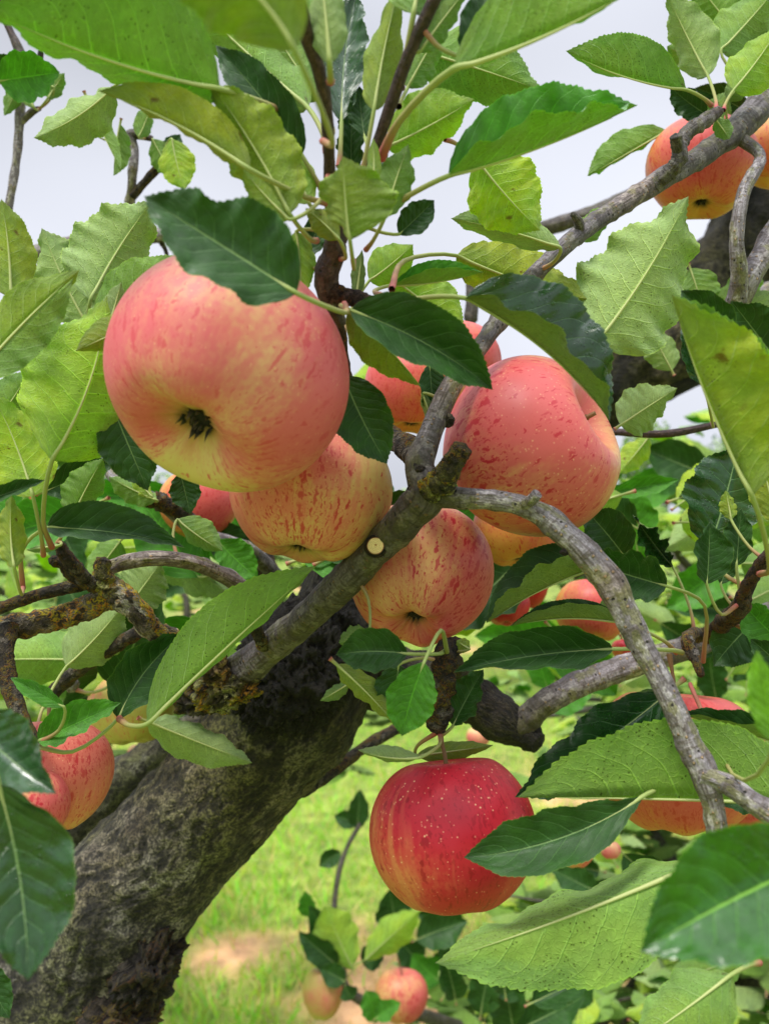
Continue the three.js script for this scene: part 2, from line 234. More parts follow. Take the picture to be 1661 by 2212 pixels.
// ---------------------------------------------------------------- builders
// a branch: points [x, y, distance, radius in view pixels, tint?]; runs a rough tube through them
const TINT = { shade: [0.62, 0.58, 0.52], none: [0.84, 0.82, 0.81], moss: [0.8, 0.84, 0.34], olive: [0.33, 0.315, 0.24], dusk: [0.46, 0.435, 0.43], dark: [0.29, 0.26, 0.22], rust: [0.75, 0.55, 0.22], black: [0.13, 0.115, 0.09], brown: [0.34, 0.22, 0.17], plum: [0.24, 0.15, 0.13], warm: [0.8, 0.7, 0.6] };
const WOOD = [];                                             // points inside the near tree's wood, where leaf stalks may start
function tube(points, { seg = 14, steps = 10, rough = 0.06, freq = 90, tile = 0.09, turns = 1, rings = 0, tint, seed = 1, capEnd = true, world = false, warts = 0, relief } = {}) {
  const P = points.map((p) => (world ? V3(p[0], p[1], p[2]) : at(p[0], p[1], p[2]))), rad = points.map((p) => (world ? p[3] : p[3] * K * p[2])), tints = points.map((p) => TINT[p[4] ?? tint ?? 'none']);
  const curve = new THREE.CatmullRomCurve3(P, false, 'centripetal'), n = (points.length - 1) * steps, pos = [], uv = [], col = [], idx = [];
  let normal = null, along = 0, last = null;
  for (let i = 0; i <= n; i++) {
    const t = i / n, c = curve.getPoint(t), T = curve.getTangent(t), k = Math.min(points.length - 2, Math.floor(t * (points.length - 1))), f = smooth(0, 1, t * (points.length - 1) - k);
    if (!normal) { normal = V3(0, 0, 1).addScaledVector(T, -T.z); if (normal.lengthSq() < 1e-4) normal.set(1, 0, 0); }
    normal.addScaledVector(T, -normal.dot(T)).normalize();
    const B = T.clone().cross(normal), tc = mix3(tints[k], tints[k + 1], f);
    if (last) along += c.distanceTo(last); last = c; if (!world && i % 3 === 0) WOOD.push([c.clone(), rad[k]]);
    let r = mix(rad[k], rad[k + 1], f);
    if (rings) r *= 1 + 0.09 * Math.max(0, Math.sin(along * rings)) ** 3;
    if (i === n && capEnd) r *= 0.55;
    for (let j = 0; j <= seg; j++) {
      const a = ((j % seg) / seg) * 2 * Math.PI, d = normal.clone().multiplyScalar(Math.cos(a)).addScaledVector(B, Math.sin(a)), p = c.clone().addScaledVector(d, r);
      const w = vn3(p.x * freq, p.y * freq, p.z * freq, seed) - 0.5 + 0.5 * (vn3(p.x * freq * 3, p.y * freq * 3, p.z * freq * 3, seed + 3) - 0.5);
      p.addScaledVector(d, r * rough * 2 * w);
      if (warts) { const l = worley((j % seg) / seg * 6, along * 70, seed + 7, 6), m = worley((j % seg) / seg * 3 + 0.5, along * 24, seed + 8, 3); p.addScaledVector(d, warts * ((l[2] > 0.5 ? 0.0007 * (1 - smooth(0, 0.32, l[0])) : 0) + (m[2] > 0.72 ? 0.0016 * (1 - smooth(0, 0.3, m[0])) : 0))); }
      if (relief) p.addScaledVector(d, relief(((j % seg) / seg) * turns, along / tile));
      pos.push(p.x, p.y, p.z); uv.push((j / seg) * turns, along / tile); col.push(...tc);
    }
  }
  for (let i = 0; i < n; i++) for (let j = 0; j < seg; j++) { const a = i * (seg + 1) + j, b = a + seg + 1; idx.push(a, a + 1, b, a + 1, b + 1, b); }
  for (const [ring, flip] of [[0, true], [n, false]]) {
    const e = curve.getPoint(ring / n), T = curve.getTangent(ring / n), m = pos.length / 3, o = ring * (seg + 1);
    if (!flip && capEnd) e.addScaledVector(T, rad[points.length - 1] * 0.3);
    pos.push(e.x, e.y, e.z); uv.push(0.5, along / tile); col.push(...tints[flip ? 0 : points.length - 1]);
    for (let j = 0; j < seg; j++) flip ? idx.push(m, o + j + 1, o + j) : idx.push(m, o + j, o + j + 1);
  }
  return geo(pos, idx, uv, col);
}
// lumpy crust of moss or broken bark
function lump(c, sx, sy, sz, { seed = 1, tint = 'none', grain = 0.35, freq = 260, detail = 40, turn = 0 } = {}) {
  const g = new THREE.SphereGeometry(1, detail, Math.round(detail * 0.7)), p = g.attributes.position, col = [], v = V3(0, 0, 0);
  for (let i = 0; i < p.count; i++) {
    v.fromBufferAttribute(p, i); const d = v.clone(); v.multiply(V3(sx, sy, sz)); const q = v.clone();
    const n = vn3(q.x * freq, q.y * freq, q.z * freq, seed) - 0.5, n2 = vn3(q.x * freq * 2.7, q.y * freq * 2.7, q.z * freq * 2.7, seed + 2) - 0.5, n0 = vn3(q.x * freq * 0.3, q.y * freq * 0.3, q.z * freq * 0.3, seed + 5) - 0.5;
    v.multiplyScalar(1 + grain * (n + 0.6 * n2 + n0)); p.setXYZ(i, v.x, v.y, v.z); g.attributes.uv.setXY(i, (v.x + 0.6 * v.z) * 22, (v.y + 0.5 * v.z) * 14); const k = 0.75 + 0.6 * (n + n2); col.push(...TINT[tint].map((x) => x * k));
  }
  g.rotateZ(turn); g.translate(c.x, c.y, c.z); g.setAttribute('color', new THREE.BufferAttribute(new Float32Array(col), 3)); g.computeVertexNormals(); return g;
}

// half width of a leaf along its length: round base, drawn-out tip
const SHAPE = [[0, 0.02], [0.03, 0.26], [0.08, 0.48], [0.16, 0.72], [0.26, 0.9], [0.38, 0.99], [0.5, 0.99], [0.62, 0.9], [0.74, 0.72], [0.84, 0.48], [0.91, 0.27], [0.96, 0.11], [1, 0.0]];
function halfWidth(t) { let k = 0; while (k < SHAPE.length - 2 && SHAPE[k + 1][0] < t) k++; const [a, x] = SHAPE[k], [b, y] = SHAPE[k + 1], f = clamp((t - a) / (b - a)); return mix(x, y, f * 0.6 + 0.4 * f * f * (3 - 2 * f)); }
// a leaf as a thin closed body. o: base B, control C, tip T, half width W (metres), angles of the left and the right half round the midrib
// (0 = left of the midrib in the view, +90 = away from the eye), curl, wave ... -> { geometry, rib(t) }
function leafBody(o, view, rows = 84, cols = 6) {
  const f = rng(o.seed), wave = (o.wave ?? 0.07) * rr(0.7, 1.3, f), ripple = o.ripple ?? 0.02, ph = [f() * 6, f() * 6], fr = [2.2 + f() * 2, 2.2 + f() * 2], ph2 = [f() * 6, f() * 6], shp = o.shape ?? rr(0.9, 1.12, f), over = o.right > o.left ? 1 : -1;
  const rad = Math.PI / 180, teeth = Math.round(rows / 3), H = o.thick ?? 0.00032;
  const rib = (t) => { const s = 1 - t; return V3(0, 0, 0).addScaledVector(o.B, s * s).addScaledVector(o.C, 2 * s * t).addScaledVector(o.T, t * t); };
  const tan = (t) => V3(0, 0, 0).addScaledVector(o.C, 2 - 4 * t).addScaledVector(o.B, 2 * t - 2).addScaledVector(o.T, 2 * t).normalize();
  const frame = (t) => { const m = rib(t), T = tan(t), v = view ? view(m) : o.V; const n1 = T.clone().cross(v).normalize(), n2 = n1.clone().cross(T).normalize(); return { m, T, n1, n2 }; };
  const top = [], uv = [], nr = 2 * cols + 1;
  for (let i = 0; i <= rows; i++) {
    const t = i / rows, tt = Math.pow(t, shp), F = frame(t), row = [];
    const w0 = o.W * halfWidth(tt), twist = (o.twist ?? 0) * (t - 0.35);
    for (let j = -cols; j <= cols; j++) {
      const s = Math.abs(j) / cols, sd = j < 0 ? 0 : 1, sgn = sd ? over : -over;       // j < 0 is the left half
      let ang = (j < 0 ? o.left : o.right) + twist + 4 * Math.sin(t * 6 + ph[sd]);
      const ss = Math.pow(s, 0.9), curl = (o.curl ?? 26) * sgn * 0.5, N = 4;
      let x = 0, y = 0; for (let k = 0; k < N; k++) { const a = (ang - curl * 2 * ss * ((k + 0.5) / N)) * rad; x += Math.cos(a) / N; y += Math.sin(a) / N; }
      let w = w0 * ss; const tooth = (i % 3 === 1 ? 0.5 : i % 3 === 2 ? 1 : 0) * 0.024 * o.W * smooth(0.86, 1, s) * smooth(0, 0.06, t) * smooth(1, 0.95, t);
      if (o.notch && ((o.notch[2] > 0) === (sd === 1))) w *= 1 - Math.abs(o.notch[2]) * Math.exp(-(((t - o.notch[0]) / o.notch[1]) ** 2)) * s;
      const p = F.m.clone().addScaledVector(F.n1, x * (w + tooth)).addScaledVector(F.n2, y * (w + tooth)).addScaledVector(F.T, tooth * 0.9);
      const a = (ang - curl * 2 * ss) * rad - Math.PI / 2 * sgn;                            // roughly the direction of the upper face
      const dz = o.W * s * s * (wave * Math.sin(fr[sd] * t * 6.28 + ph[sd]) + 0.45 * wave * Math.sin(fr[sd] * 2.3 * t * 6.28 + ph2[sd])) * smooth(0, 0.15, t) * smooth(1, 0.85, t) + ripple * o.W * Math.abs(Math.sin(Math.PI * ((t - 0.17 * s - 0.1 * s * s) * 8.5 + sd * 0.45))) * smooth(0.02, 0.3, s) * smooth(1, 0.8, s) * smooth(0, 0.1, t) * smooth(1, 0.88, t);
      p.addScaledVector(F.n1, Math.cos(a) * dz).addScaledVector(F.n2, Math.sin(a) * dz);
      row.push(p); uv.push(t, 0.5 + 0.5 * Math.sign(j) * s);
    }
    top.push(row);
  }
  const at_ = (i, j) => top[clamp(i, 0, rows)][clamp(j, 0, nr - 1)], posT = [], posB = [];
  for (let i = 0; i <= rows; i++) for (let j = 0; j < nr; j++) {
    const a = at_(i + 1, j).clone().sub(at_(i - 1, j)), b = at_(i, j + 1).clone().sub(at_(i, j - 1)), n = b.cross(a); if (n.lengthSq() < 1e-20) n.set(0, 1, 0); n.normalize().multiplyScalar(-over);
    const e = Math.abs(j - cols) / cols, h = 0.5 * H * (1 - e ** 6 * 0.999), p = at_(i, j);
    posT.push(p.x + n.x * h, p.y + n.y * h, p.z + n.z * h); posB.push(p.x - n.x * h, p.y - n.y * h, p.z - n.z * h);
  }
  const idT = [], idB = []; for (let i = 0; i < rows; i++) for (let j = 0; j < nr - 1; j++) { const a = i * nr + j, b = a + nr; const q = [a, a + 1, b, a + 1, b + 1, b], r = [a, b, a + 1, a + 1, b, b + 1]; (over > 0 ? idB : idT).push(...q); (over > 0 ? idT : idB).push(...r); }
  const gT = geo(posT, idT, uv), gB = geo(posB, idB, uv), g = mergeGeometries([gT, gB], true);
  // midway between the halves (going over the upper face) lies the upper side; the underside is opposite
  const upDir = (t) => { const F = frame(t), a = ((o.left + o.right) / 2) * rad; return V3(0, 0, 0).addScaledVector(F.n1, Math.cos(a)).addScaledVector(F.n2, Math.sin(a)); };
  return { geometry: g, rib, upDir };
}
function stalk(P, r, cols, seg = 7) { // a thin tapered stalk through points P with radii r and colours cols
  const curve = new THREE.CatmullRomCurve3(P, false, 'centripetal'), n = (P.length - 1) * 4, pos = [], col = [], idx = []; let nm = null;
  for (let i = 0; i <= n; i++) {
    const t = i / n, c = curve.getPoint(t), T = curve.getTangent(t), k = Math.min(P.length - 2, Math.floor(t * (P.length - 1))), f = t * (P.length - 1) - k;
    if (!nm) { nm = V3(0.3, 0.5, 0.8); } nm.addScaledVector(T, -nm.dot(T)).normalize(); const B = T.clone().cross(nm), q = mix(r[k], r[k + 1], f);
    for (let j = 0; j < seg; j++) { const a = (j / seg) * 2 * Math.PI; pos.push(c.x + q * (nm.x * Math.cos(a) + B.x * Math.sin(a)), c.y + q * (nm.y * Math.cos(a) + B.y * Math.sin(a)), c.z + q * (nm.z * Math.cos(a) + B.z * Math.sin(a))); col.push(...mix3(cols[k], cols[k + 1], f)); }
  }
  for (let i = 0; i < n; i++) for (let j = 0; j < seg; j++) { const a = i * seg + j, b = i * seg + ((j + 1) % seg); idx.push(a, b, a + seg, b, b + seg, a + seg); }
  return geo(pos, idx, null, col);
}
const GREEN = [0.2, 0.27, 0.07], LIME = [0.29, 0.37, 0.11], PINK = [0.42, 0.055, 0.09], CREAM = [0.45, 0.5, 0.2];
const LITTLE = { leaves: 0 };
// a leaf placed by view pixels: base, tip, half width in pixels, angles of both halves (right > left: the underside faces the eye), distance, change of distance to the tip
function leaf(tree, bx, by, tx, ty, W, left, right, d, dd = 0, kind = 'mid', o = {}) {
  const B = at(bx, by, d), T = at(tx, ty, d + dd), L = B.distanceTo(T), seed = 1000 + LITTLE.leaves++ * 7, f = rng(seed);
  const C = B.clone().add(T).multiplyScalar(0.5), V = C.clone().sub(camera.position).normalize(), n1 = T.clone().sub(B).normalize().cross(V).normalize();
  const dm = d + dd / 2; C.addScaledVector(n1, 2 * (o.bend ?? rr(-0.03, 0.03, f) * L / (K * dm)) * K * dm).addScaledVector(V, 2 * (o.arch ?? rr(-0.05, 0.08, f) * L));
  const view = (m) => m.clone().sub(camera.position).normalize();
  const body = leafBody({ B, C, T, W: W * K * dm, left, right, seed, curl: o.curl, wave: o.wave, twist: o.twist ?? rr(-14, 14, f), shape: o.shape, notch: o.notch }, view, o.rows ?? 96, o.cols ?? 6);
  const m = part('leaf', body.geometry, leafMats[leafMats[kind + '2'] && f() < 0.5 ? kind + '2' : kind], tree);
  const und = (t) => { const p = body.rib(t), F = body.upDir(t); return p.addScaledVector(F, -0.0003); };
  const R0 = (o.stem ?? 1) * 0.001 * Math.min(1.25, 0.6 + L * 5), hot = o.pink ?? 0.8;
  let pts, rs, cs, near = null, best = 0.04;
  if (!o.p) for (const [q, r] of WOOD) { const away = q.distanceTo(B); if (away < best && q.clone().sub(B).dot(body.rib(0.2).sub(B)) < 0.2 * away * L) { best = away; near = q; } }
  const end = near ? near : o.p ? at(o.p[0], o.p[1], o.p[2] ?? d) : B.clone().addScaledVector(B.clone().sub(body.rib(0.12)).normalize(), L * 0.11);
  const midp = B.clone().add(end).multiplyScalar(0.5).addScaledVector(body.rib(0).sub(body.rib(0.15)).normalize(), B.distanceTo(end) * 0.13).add(V3(0, o.sag ?? 0, 0));
  const red = mix3(GREEN, PINK, hot);
  pts = [end, midp, B.clone(), und(0.12), und(0.35), und(0.62), und(0.86)]; rs = [R0 * 1.55, R0 * 1.05, R0 * 0.95, R0 * 0.72, R0 * 0.5, R0 * 0.3, R0 * 0.1]; cs = [red, mix3(LIME, red, 0.25), LIME, CREAM, CREAM, CREAM, LIME];
  part('petiole', stalk(pts, rs, cs), petioleMat, m);
  return m;
}

// an apple: centre pixel, distance, radius in pixels, direction of the eye end [right, up, towards the camera], skin, spin
function appleBody(rows, seg, o, seed) {
  const f = rng(seed), p1 = f() * 6.28, p2 = f() * 6.28, p3 = f() * 6.28, pos = [], uv = [], idx = [];
  for (let i = 0; i <= rows; i++) for (let j = 0; j <= seg; j++) {
    const k0 = i / rows, th = Math.PI * (k0 - 0.08 * Math.sin(2 * Math.PI * k0)), ph = ((j % seg) / seg) * 2 * Math.PI, c = Math.cos(th), s = Math.sin(th), lowHalf = smooth(0.3, -0.9, c);
    let q = s * (1 + (o.taper ?? 0.05) * c - 0.02 * c * c), h = (o.tall ?? 0.92) * c;
    const lob = Math.cos(5 * ph + p1), asym = 0.035 * Math.cos(ph + p2) + 0.02 * Math.cos(2 * ph + p3);
    q *= 1 + asym + (o.lobe ?? 0.02) * lob * lowHalf;
    h -= (o.stemPit ?? 0.4) * Math.exp(-((s / 0.34) ** 2)) * (c > 0 ? 1 : 0) * smooth(0, 0.5, c); h += (o.eyePit ?? 0.26) * Math.exp(-((s / (o.eyeWide ?? 0.3)) ** 2)) * smooth(0, -0.5, c);
    h -= (o.lobe ?? 0.018) * 1.3 * (lob + 0.4 * Math.cos(ph + p3)) * Math.exp(-(((s - 0.42) / 0.2) ** 2)) * smooth(0, -0.5, c);
    h += (o.pucker ?? 0.012) * Math.cos(10 * ph + 2 * Math.sin(3 * ph + p1)) * Math.exp(-(((s - 0.17) / 0.1) ** 2)) * smooth(0, -0.5, c);
    h += 0.03 * Math.cos(ph + p2) * Math.exp(-(((s - 0.55) / 0.25) ** 2)) * smooth(0, 0.5, c);
    pos.push(q * Math.cos(ph), h, q * Math.sin(ph)); uv.push(j / seg, th / Math.PI);
  }
  for (let i = 0; i < rows; i++) for (let j = 0; j < seg; j++) { const a = i * (seg + 1) + j, b = a + seg + 1; idx.push(a, a + 1, b, a + 1, b + 1, b); }
  const g = geo(pos, idx, uv), nn = g.attributes.normal;                                     // close the shading where the skin meets itself
  for (let i = 0; i <= rows; i++) { const a = i * (seg + 1), b = a + seg, v = V3(nn.getX(a) + nn.getX(b), nn.getY(a) + nn.getY(b), nn.getZ(a) + nn.getZ(b)).normalize(); nn.setXYZ(a, v.x, v.y, v.z); nn.setXYZ(b, v.x, v.y, v.z); }
  return g;
}
function sepals(seed) { // the dried flower at the eye: curled sepals round a dark ragged cup
  const f = rng(seed), list = [], paint = (g, fn) => { const p = g.attributes.position, c = []; for (let i = 0; i < p.count; i++) c.push(...fn(V3(0, 0, 0).fromBufferAttribute(p, i))); g.setAttribute('color', new THREE.BufferAttribute(new Float32Array(c), 3)); return g; };
  for (let k = 0; k < 22; k++) {
    const outer = k < 9, a = (k / (outer ? 9 : 13)) * 6.28 + 0.7 * f(), L = outer ? 0.06 + 0.045 * f() : 0.05 + 0.04 * f(), g = new THREE.ConeGeometry(outer ? 0.018 : 0.006, L, 6, 5); g.translate(0, L / 2, 0); g.scale(1.5, 1, 0.45);
    const p = g.attributes.position, bend = outer ? 1 + 2.5 * f() : f(); for (let i = 0; i < p.count; i++) { const y = p.getY(i); p.setZ(i, p.getZ(i) + y * y * bend * 0.5); }
    const tip = 0.7 + 0.6 * f(); paint(g, (v) => mix3([0.014, 0.011, 0.007], outer ? [0.1 * tip, 0.08 * tip, 0.045 * tip] : [0.24, 0.19, 0.11], smooth(0.3, 1, v.y / L)));
    g.rotateX(outer ? -0.2 + 0.7 * f() : 0.4 * f() - 0.2); g.rotateY(a); const q = outer ? 0.075 : 0.05 * f(); g.translate(q * Math.sin(a), -0.01, q * Math.cos(a)); list.push(g);
  }
  const b = lump(V3(0, -0.022, 0), 0.135, 0.04, 0.1, { seed, grain: 0.5, freq: 14, detail: 24 }); paint(b, (v) => [0.01, 0.008, 0.005]); list.push(b);
  const g = mergeGeometries(list.map((x) => x.index ? x : x)); g.computeVertexNormals(); return g;
}
function apple(x, y, d, r, dir, kind, spin, label, o = {}) {
  const t = thing('apple', label, 'apple', o.group ?? 'apples ripening on the orchard trees'), seed = 50 + Math.round(x * 3 + y), size = r * K * d, fine = r > 120 ? 96 : r > 60 ? 48 : 28;
  t.position.copy(at(x, y, d)); const eye = V3(...dir).normalize(); t.quaternion.setFromUnitVectors(V3(0, -1, 0), eye); t.rotateY(spin);
  const s = part('skin', appleBody(Math.round(fine * 0.75), fine, o, seed), skins[kind], t); s.scale.set(size * (o.wide ?? 1), size, size * (o.wide ?? 1));
  const tall = o.tall ?? 0.92;
  if (o.eye !== false) { const e = part('calyx', sepals(seed), calyxMat, t); e.rotation.x = Math.PI; e.scale.setScalar(size * (o.eyeSize ?? 1)); e.position.y = -size * (tall - (o.eyePit ?? 0.26) + 0.02); }
  if (o.stem !== false) {
    const k = o.stem ?? [0.15, 1.25, 0.1], b = (tall - (o.stemPit ?? 0.4)) * size;
    part('stem', stalk([V3(0, b - 0.06 * size, 0), V3(k[0] * 0.2 * size, b + 0.25 * size, k[2] * 0.2 * size), V3(k[0] * 0.6 * size, mix(b, k[1] * size, 0.7), k[2] * 0.6 * size), V3(k[0] * size, k[1] * size, k[2] * size)], [0.0013, 0.001, 0.001, 0.0016], [[1, 1, 1], [1, 1, 1], [1, 1, 1], [0.6, 0.5, 0.4]], 8), stemMat, t);
  }
  return t;
}
// ---------------------------------------------------------------- the near apple tree
const tree = thing('apple_tree', 'old apple tree with a leaning mottled trunk, forked grey branch and serrated leaves', 'tree');
const trunk = part('trunk', mergeGeometries([
  tube([[-160, 2800, 0.74, 330], [40, 2340, 0.66, 225], [140, 2130, 0.64, 182], [235, 1985, 0.63, 158], [380, 1820, 0.62, 140], [520, 1660, 0.61, 138, 'warm'], [640, 1500, 0.6, 158, 'olive'], [720, 1380, 0.6, 120, 'black'], [740, 1250, 0.6, 84, 'black'], [760, 1130, 0.6, 60, 'black']], { seg: 150, steps: 44, rough: 0.05, freq: 60, tile: 0.3, seed: 3, relief: (u, v) => { const [st, pit, q] = trunkRelief(u, v); return 0.001 * (st - 0.5) - 0.0008 * pit - 0.0004 * smooth(0.55, 0.68, q); } }),
  lump(at(640, 1440, 0.555), 0.036, 0.045, 0.03, { seed: 9, tint: 'black', grain: 0.2, freq: 520, detail: 120, turn: -0.6 }),
]), bark.trunk, tree);
part('burr', mergeGeometries([lump(at(318, 2090, 0.6), 0.019, 0.032, 0.03, { seed: 21, tint: 'black', grain: 0.4, freq: 330, detail: 70, turn: -0.5 }), lump(at(255, 2200, 0.6), 0.03, 0.02, 0.03, { seed: 25, tint: 'dark', grain: 0.4, freq: 330, detail: 60 })]), bark.rough, trunk);
const grey = { seg: 20, steps: 12, tile: 0.1, rough: 0.08, warts: 1 }, fine = { ...grey, seg: 40, steps: 24 };
// the branch that grows out of the trunk towards the eye, forks, and runs up to the right
const b1 = part('branch', tube([[455, 1506, 0.53, 36, 'olive'], [512, 1456, 0.5, 38, 'dusk'], [580, 1403, 0.48, 35, 'dusk'], [660, 1337, 0.45, 34, 'olive'], [742, 1258, 0.42, 35, 'olive'], [824, 1176, 0.4, 37, 'olive'], [882, 1112, 0.385, 40, 'dark'], [920, 1062, 0.378, 44, 'dark'], [905, 1012, 0.38, 31, 'olive'], [932, 930, 0.385, 25, 'dusk'], [966, 850, 0.39, 23, 'warm'], [1003, 790, 0.395, 21, 'warm'], [1052, 728, 0.4, 19, 'dusk'], [1108, 642, 0.41, 19, 'warm'], [1180, 568, 0.42, 18, 'dusk'], [1270, 490, 0.44, 20, 'dusk'], [1370, 425, 0.46, 21, 'warm'], [1440, 380, 0.475, 23, 'dusk'], [1540, 320, 0.5, 25, 'olive'], [1620, 250, 0.52, 31, 'dusk'], [1720, 120, 0.55, 36, 'dusk']], { ...fine, seed: 31 }), bark.grey, tree);
part('cut_stub', (() => { const g = new THREE.CylinderGeometry(0.0037, 0.0042, 0.006, 24, 1); g.rotateX(Math.PI / 2); g.rotateY(-0.06); g.rotateX(-0.1); const p = at(812, 1180, 0.3915); g.translate(p.x, p.y, p.z); return g; })(), [new THREE.MeshStandardMaterial({ name: 'stub_rim', color: lin(0.1, 0.08, 0.045), roughness: 0.9 }), cutWood, cutWood], b1);
part('callus', (() => { const g = new THREE.TorusGeometry(0.0042, 0.0011, 12, 32), p = at(812, 1180, 0.3912), c = []; g.rotateX(-0.1); g.rotateY(-0.06); g.translate(p.x, p.y, p.z); for (let i = 0; i < g.attributes.position.count; i++) c.push(0.16, 0.14, 0.1); g.setAttribute('color', new THREE.BufferAttribute(new Float32Array(c), 3)); return g; })(), bark.rough, b1);
part('moss_collar', mergeGeometries([lump(at(486, 1492, 0.49), 0.0175, 0.0115, 0.012, { seed: 41, tint: 'moss', grain: 0.5, freq: 420, detail: 80, turn: 0.25 }), lump(at(466, 1446, 0.485), 0.0065, 0.0115, 0.008, { seed: 42, tint: 'rust', grain: 0.5, freq: 500, detail: 50 }), lump(at(425, 1500, 0.53), 0.013, 0.011, 0.014, { seed: 43, tint: 'olive', grain: 0.5, freq: 420, detail: 60 })]), bark.rough, b1);
part('mossy_stub', mergeGeometries([tube([[925, 1062, 0.372, 30, 'moss'], [955, 1035, 0.366, 27, 'moss'], [980, 998, 0.36, 24, 'olive'], [1003, 962, 0.356, 20, 'dark']], { seg: 24, steps: 10, rough: 0.22, freq: 500, tile: 0.05, seed: 44 }), lump(at(950, 1048, 0.366), 0.0055, 0.0048, 0.005, { seed: 45, tint: 'moss', grain: 0.5, freq: 600, detail: 36 })]), bark.rough, b1);
part('knot', tube([[572, 1398, 0.468, 14, 'moss'], [560, 1372, 0.46, 13, 'olive'], [548, 1346, 0.455, 15, 'black']], { seg: 16, rough: 0.25, freq: 500, tile: 0.04, seed: 46, rings: 2500 }), bark.rough, b1);
part('bud_scar', lump(at(908, 1015, 0.374), 0.0022, 0.0022, 0.002, { seed: 47, tint: 'shade', grain: 0.4, freq: 700, detail: 24 }), bark.rough, b1);
part('bud_scar', lump(at(968, 908, 0.386), 0.003, 0.003, 0.003, { seed: 48, tint: 'shade', grain: 0.4, freq: 700, detail: 24 }), bark.rough, b1);
part('twig', tube([[1248, 506, 0.435, 13, 'dusk'], [1250, 482, 0.43, 11, 'dusk'], [1235, 460, 0.425, 6, 'olive']], { seg: 12, rough: 0.2, tile: 0.04, seed: 49, rings: 2500 }), bark.grey, tree);
part('twig', tube([[1412, 400, 0.465, 17, 'dusk'], [1445, 372, 0.46, 17, 'olive'], [1465, 345, 0.457, 17, 'olive'], [1468, 318, 0.457, 15, 'dusk'], [1480, 290, 0.46, 15, 'olive'], [1520, 262, 0.465, 15, 'dusk'], [1556, 238, 0.47, 11, 'plum']], { seg: 18, steps: 12, rough: 0.2, freq: 320, tile: 0.05, rings: 1500, seed: 50 }), bark.grey, tree);
part('twig', tube([[1468, 330, 0.457, 15, 'olive'], [1460, 305, 0.452, 13, 'olive'], [1458, 290, 0.45, 12, 'dark']], { seg: 14, steps: 6, rough: 0.2, freq: 320, tile: 0.05, rings: 1500, seed: 53 }), bark.grey, tree);
part('twig', tube([[1600, 300, 0.51, 14, 'dark'], [1640, 335, 0.5, 12], [1604, 420, 0.48, 15], [1590, 520, 0.475, 15], [1596, 590, 0.48, 18], [1590, 660, 0.49, 22]], { ...grey, seed: 51 }), bark.grey, tree);
part('twig', tube([[1720, 420, 0.5, 26], [1660, 530, 0.5, 25], [1610, 610, 0.49, 26], [1585, 670, 0.5, 26]], { ...grey, seed: 52 }), bark.grey, tree);
// the branch that arches over to the right
const b2 = part('branch', tube([[925, 1064, 0.378, 34, 'dark'], [985, 1076, 0.37, 24, 'olive'], [1040, 1078, 0.364, 22], [1090, 1083, 0.36, 22], [1150, 1103, 0.357, 24], [1215, 1148, 0.354, 27], [1275, 1207, 0.351, 31], [1318, 1258, 0.349, 34, 'warm'], [1352, 1325, 0.347, 29], [1388, 1400, 0.344, 26], [1428, 1472, 0.341, 25], [1462, 1545, 0.338, 24], [1490, 1615, 0.336, 25], [1520, 1680, 0.334, 28], [1541, 1745, 0.334, 23], [1550, 1830, 0.334, 22], [1556, 1990, 0.336, 22]], { ...fine, seed: 61 }), bark.grey, tree);
part('twig', tube([[1515, 1672, 0.333, 22], [1560, 1690, 0.33, 22], [1610, 1722, 0.326, 23], [1660, 1755, 0.322, 25], [1740, 1800, 0.316, 26]], { ...fine, seed: 62, rough: 0.14 }), bark.grey, tree);
part('cut_stub', tube([[1132, 1090, 0.354, 12], [1150, 1078, 0.35, 13], [1160, 1066, 0.348, 12]], { seg: 14, steps: 4, tile: 0.04, seed: 63, capEnd: false }), bark.grey, b2);
part('bud_scar', lump(at(1220, 1192, 0.352), 0.0022, 0.0018, 0.002, { seed: 64, tint: 'dark', grain: 0.4, freq: 700, detail: 20 }), bark.rough, b2);
// mossy forked branch on the left
const b3 = part('branch', tube([[-60, 1365, 0.44, 27], [40, 1352, 0.44, 27, 'olive'], [110, 1338, 0.44, 27], [190, 1312, 0.44, 27], [245, 1284, 0.44, 30], [292, 1312, 0.44, 26], [322, 1355, 0.445, 25], [365, 1378, 0.455, 22], [420, 1400, 0.5, 16, 'dark']], { seg: 22, steps: 12, rough: 0.2, freq: 260, tile: 0.09, seed: 71 }), bark.rough, tree);
part('mossy_stub', tube([[250, 1290, 0.44, 28], [225, 1255, 0.436, 25, 'moss'], [222, 1220, 0.434, 17, 'moss'], [226, 1206, 0.434, 14, 'dark']], { seg: 18, rough: 0.3, freq: 400, tile: 0.05, seed: 72 }), bark.rough, b3);
part('twig', tube([[215, 1262, 0.436, 20, 'olive'], [170, 1250, 0.43, 16, 'dark'], [135, 1218, 0.426, 14, 'dark'], [108, 1208, 0.424, 12, 'black']], { seg: 14, rough: 0.3, freq: 400, tile: 0.05, seed: 73 }), bark.rough, tree);
part('twig', tube([[185, 1250, 0.428, 14, 'olive'], [160, 1222, 0.42, 15, 'dark'], [140, 1196, 0.416, 15, 'plum'], [126, 1170, 0.414, 10, 'plum']], { seg: 14, rough: 0.16, freq: 400, tile: 0.05, rings: 2300, seed: 74 }), bark.rough, tree);
part('twig', tube([[190, 1258, 0.44, 16, 'dark'], [110, 1278, 0.432, 14, 'dark'], [50, 1296, 0.426, 13, 'dark'], [-40, 1330, 0.42, 13, 'olive']], { seg: 14, rough: 0.14, freq: 300, tile: 0.05, seed: 75 }), bark.rough, tree);
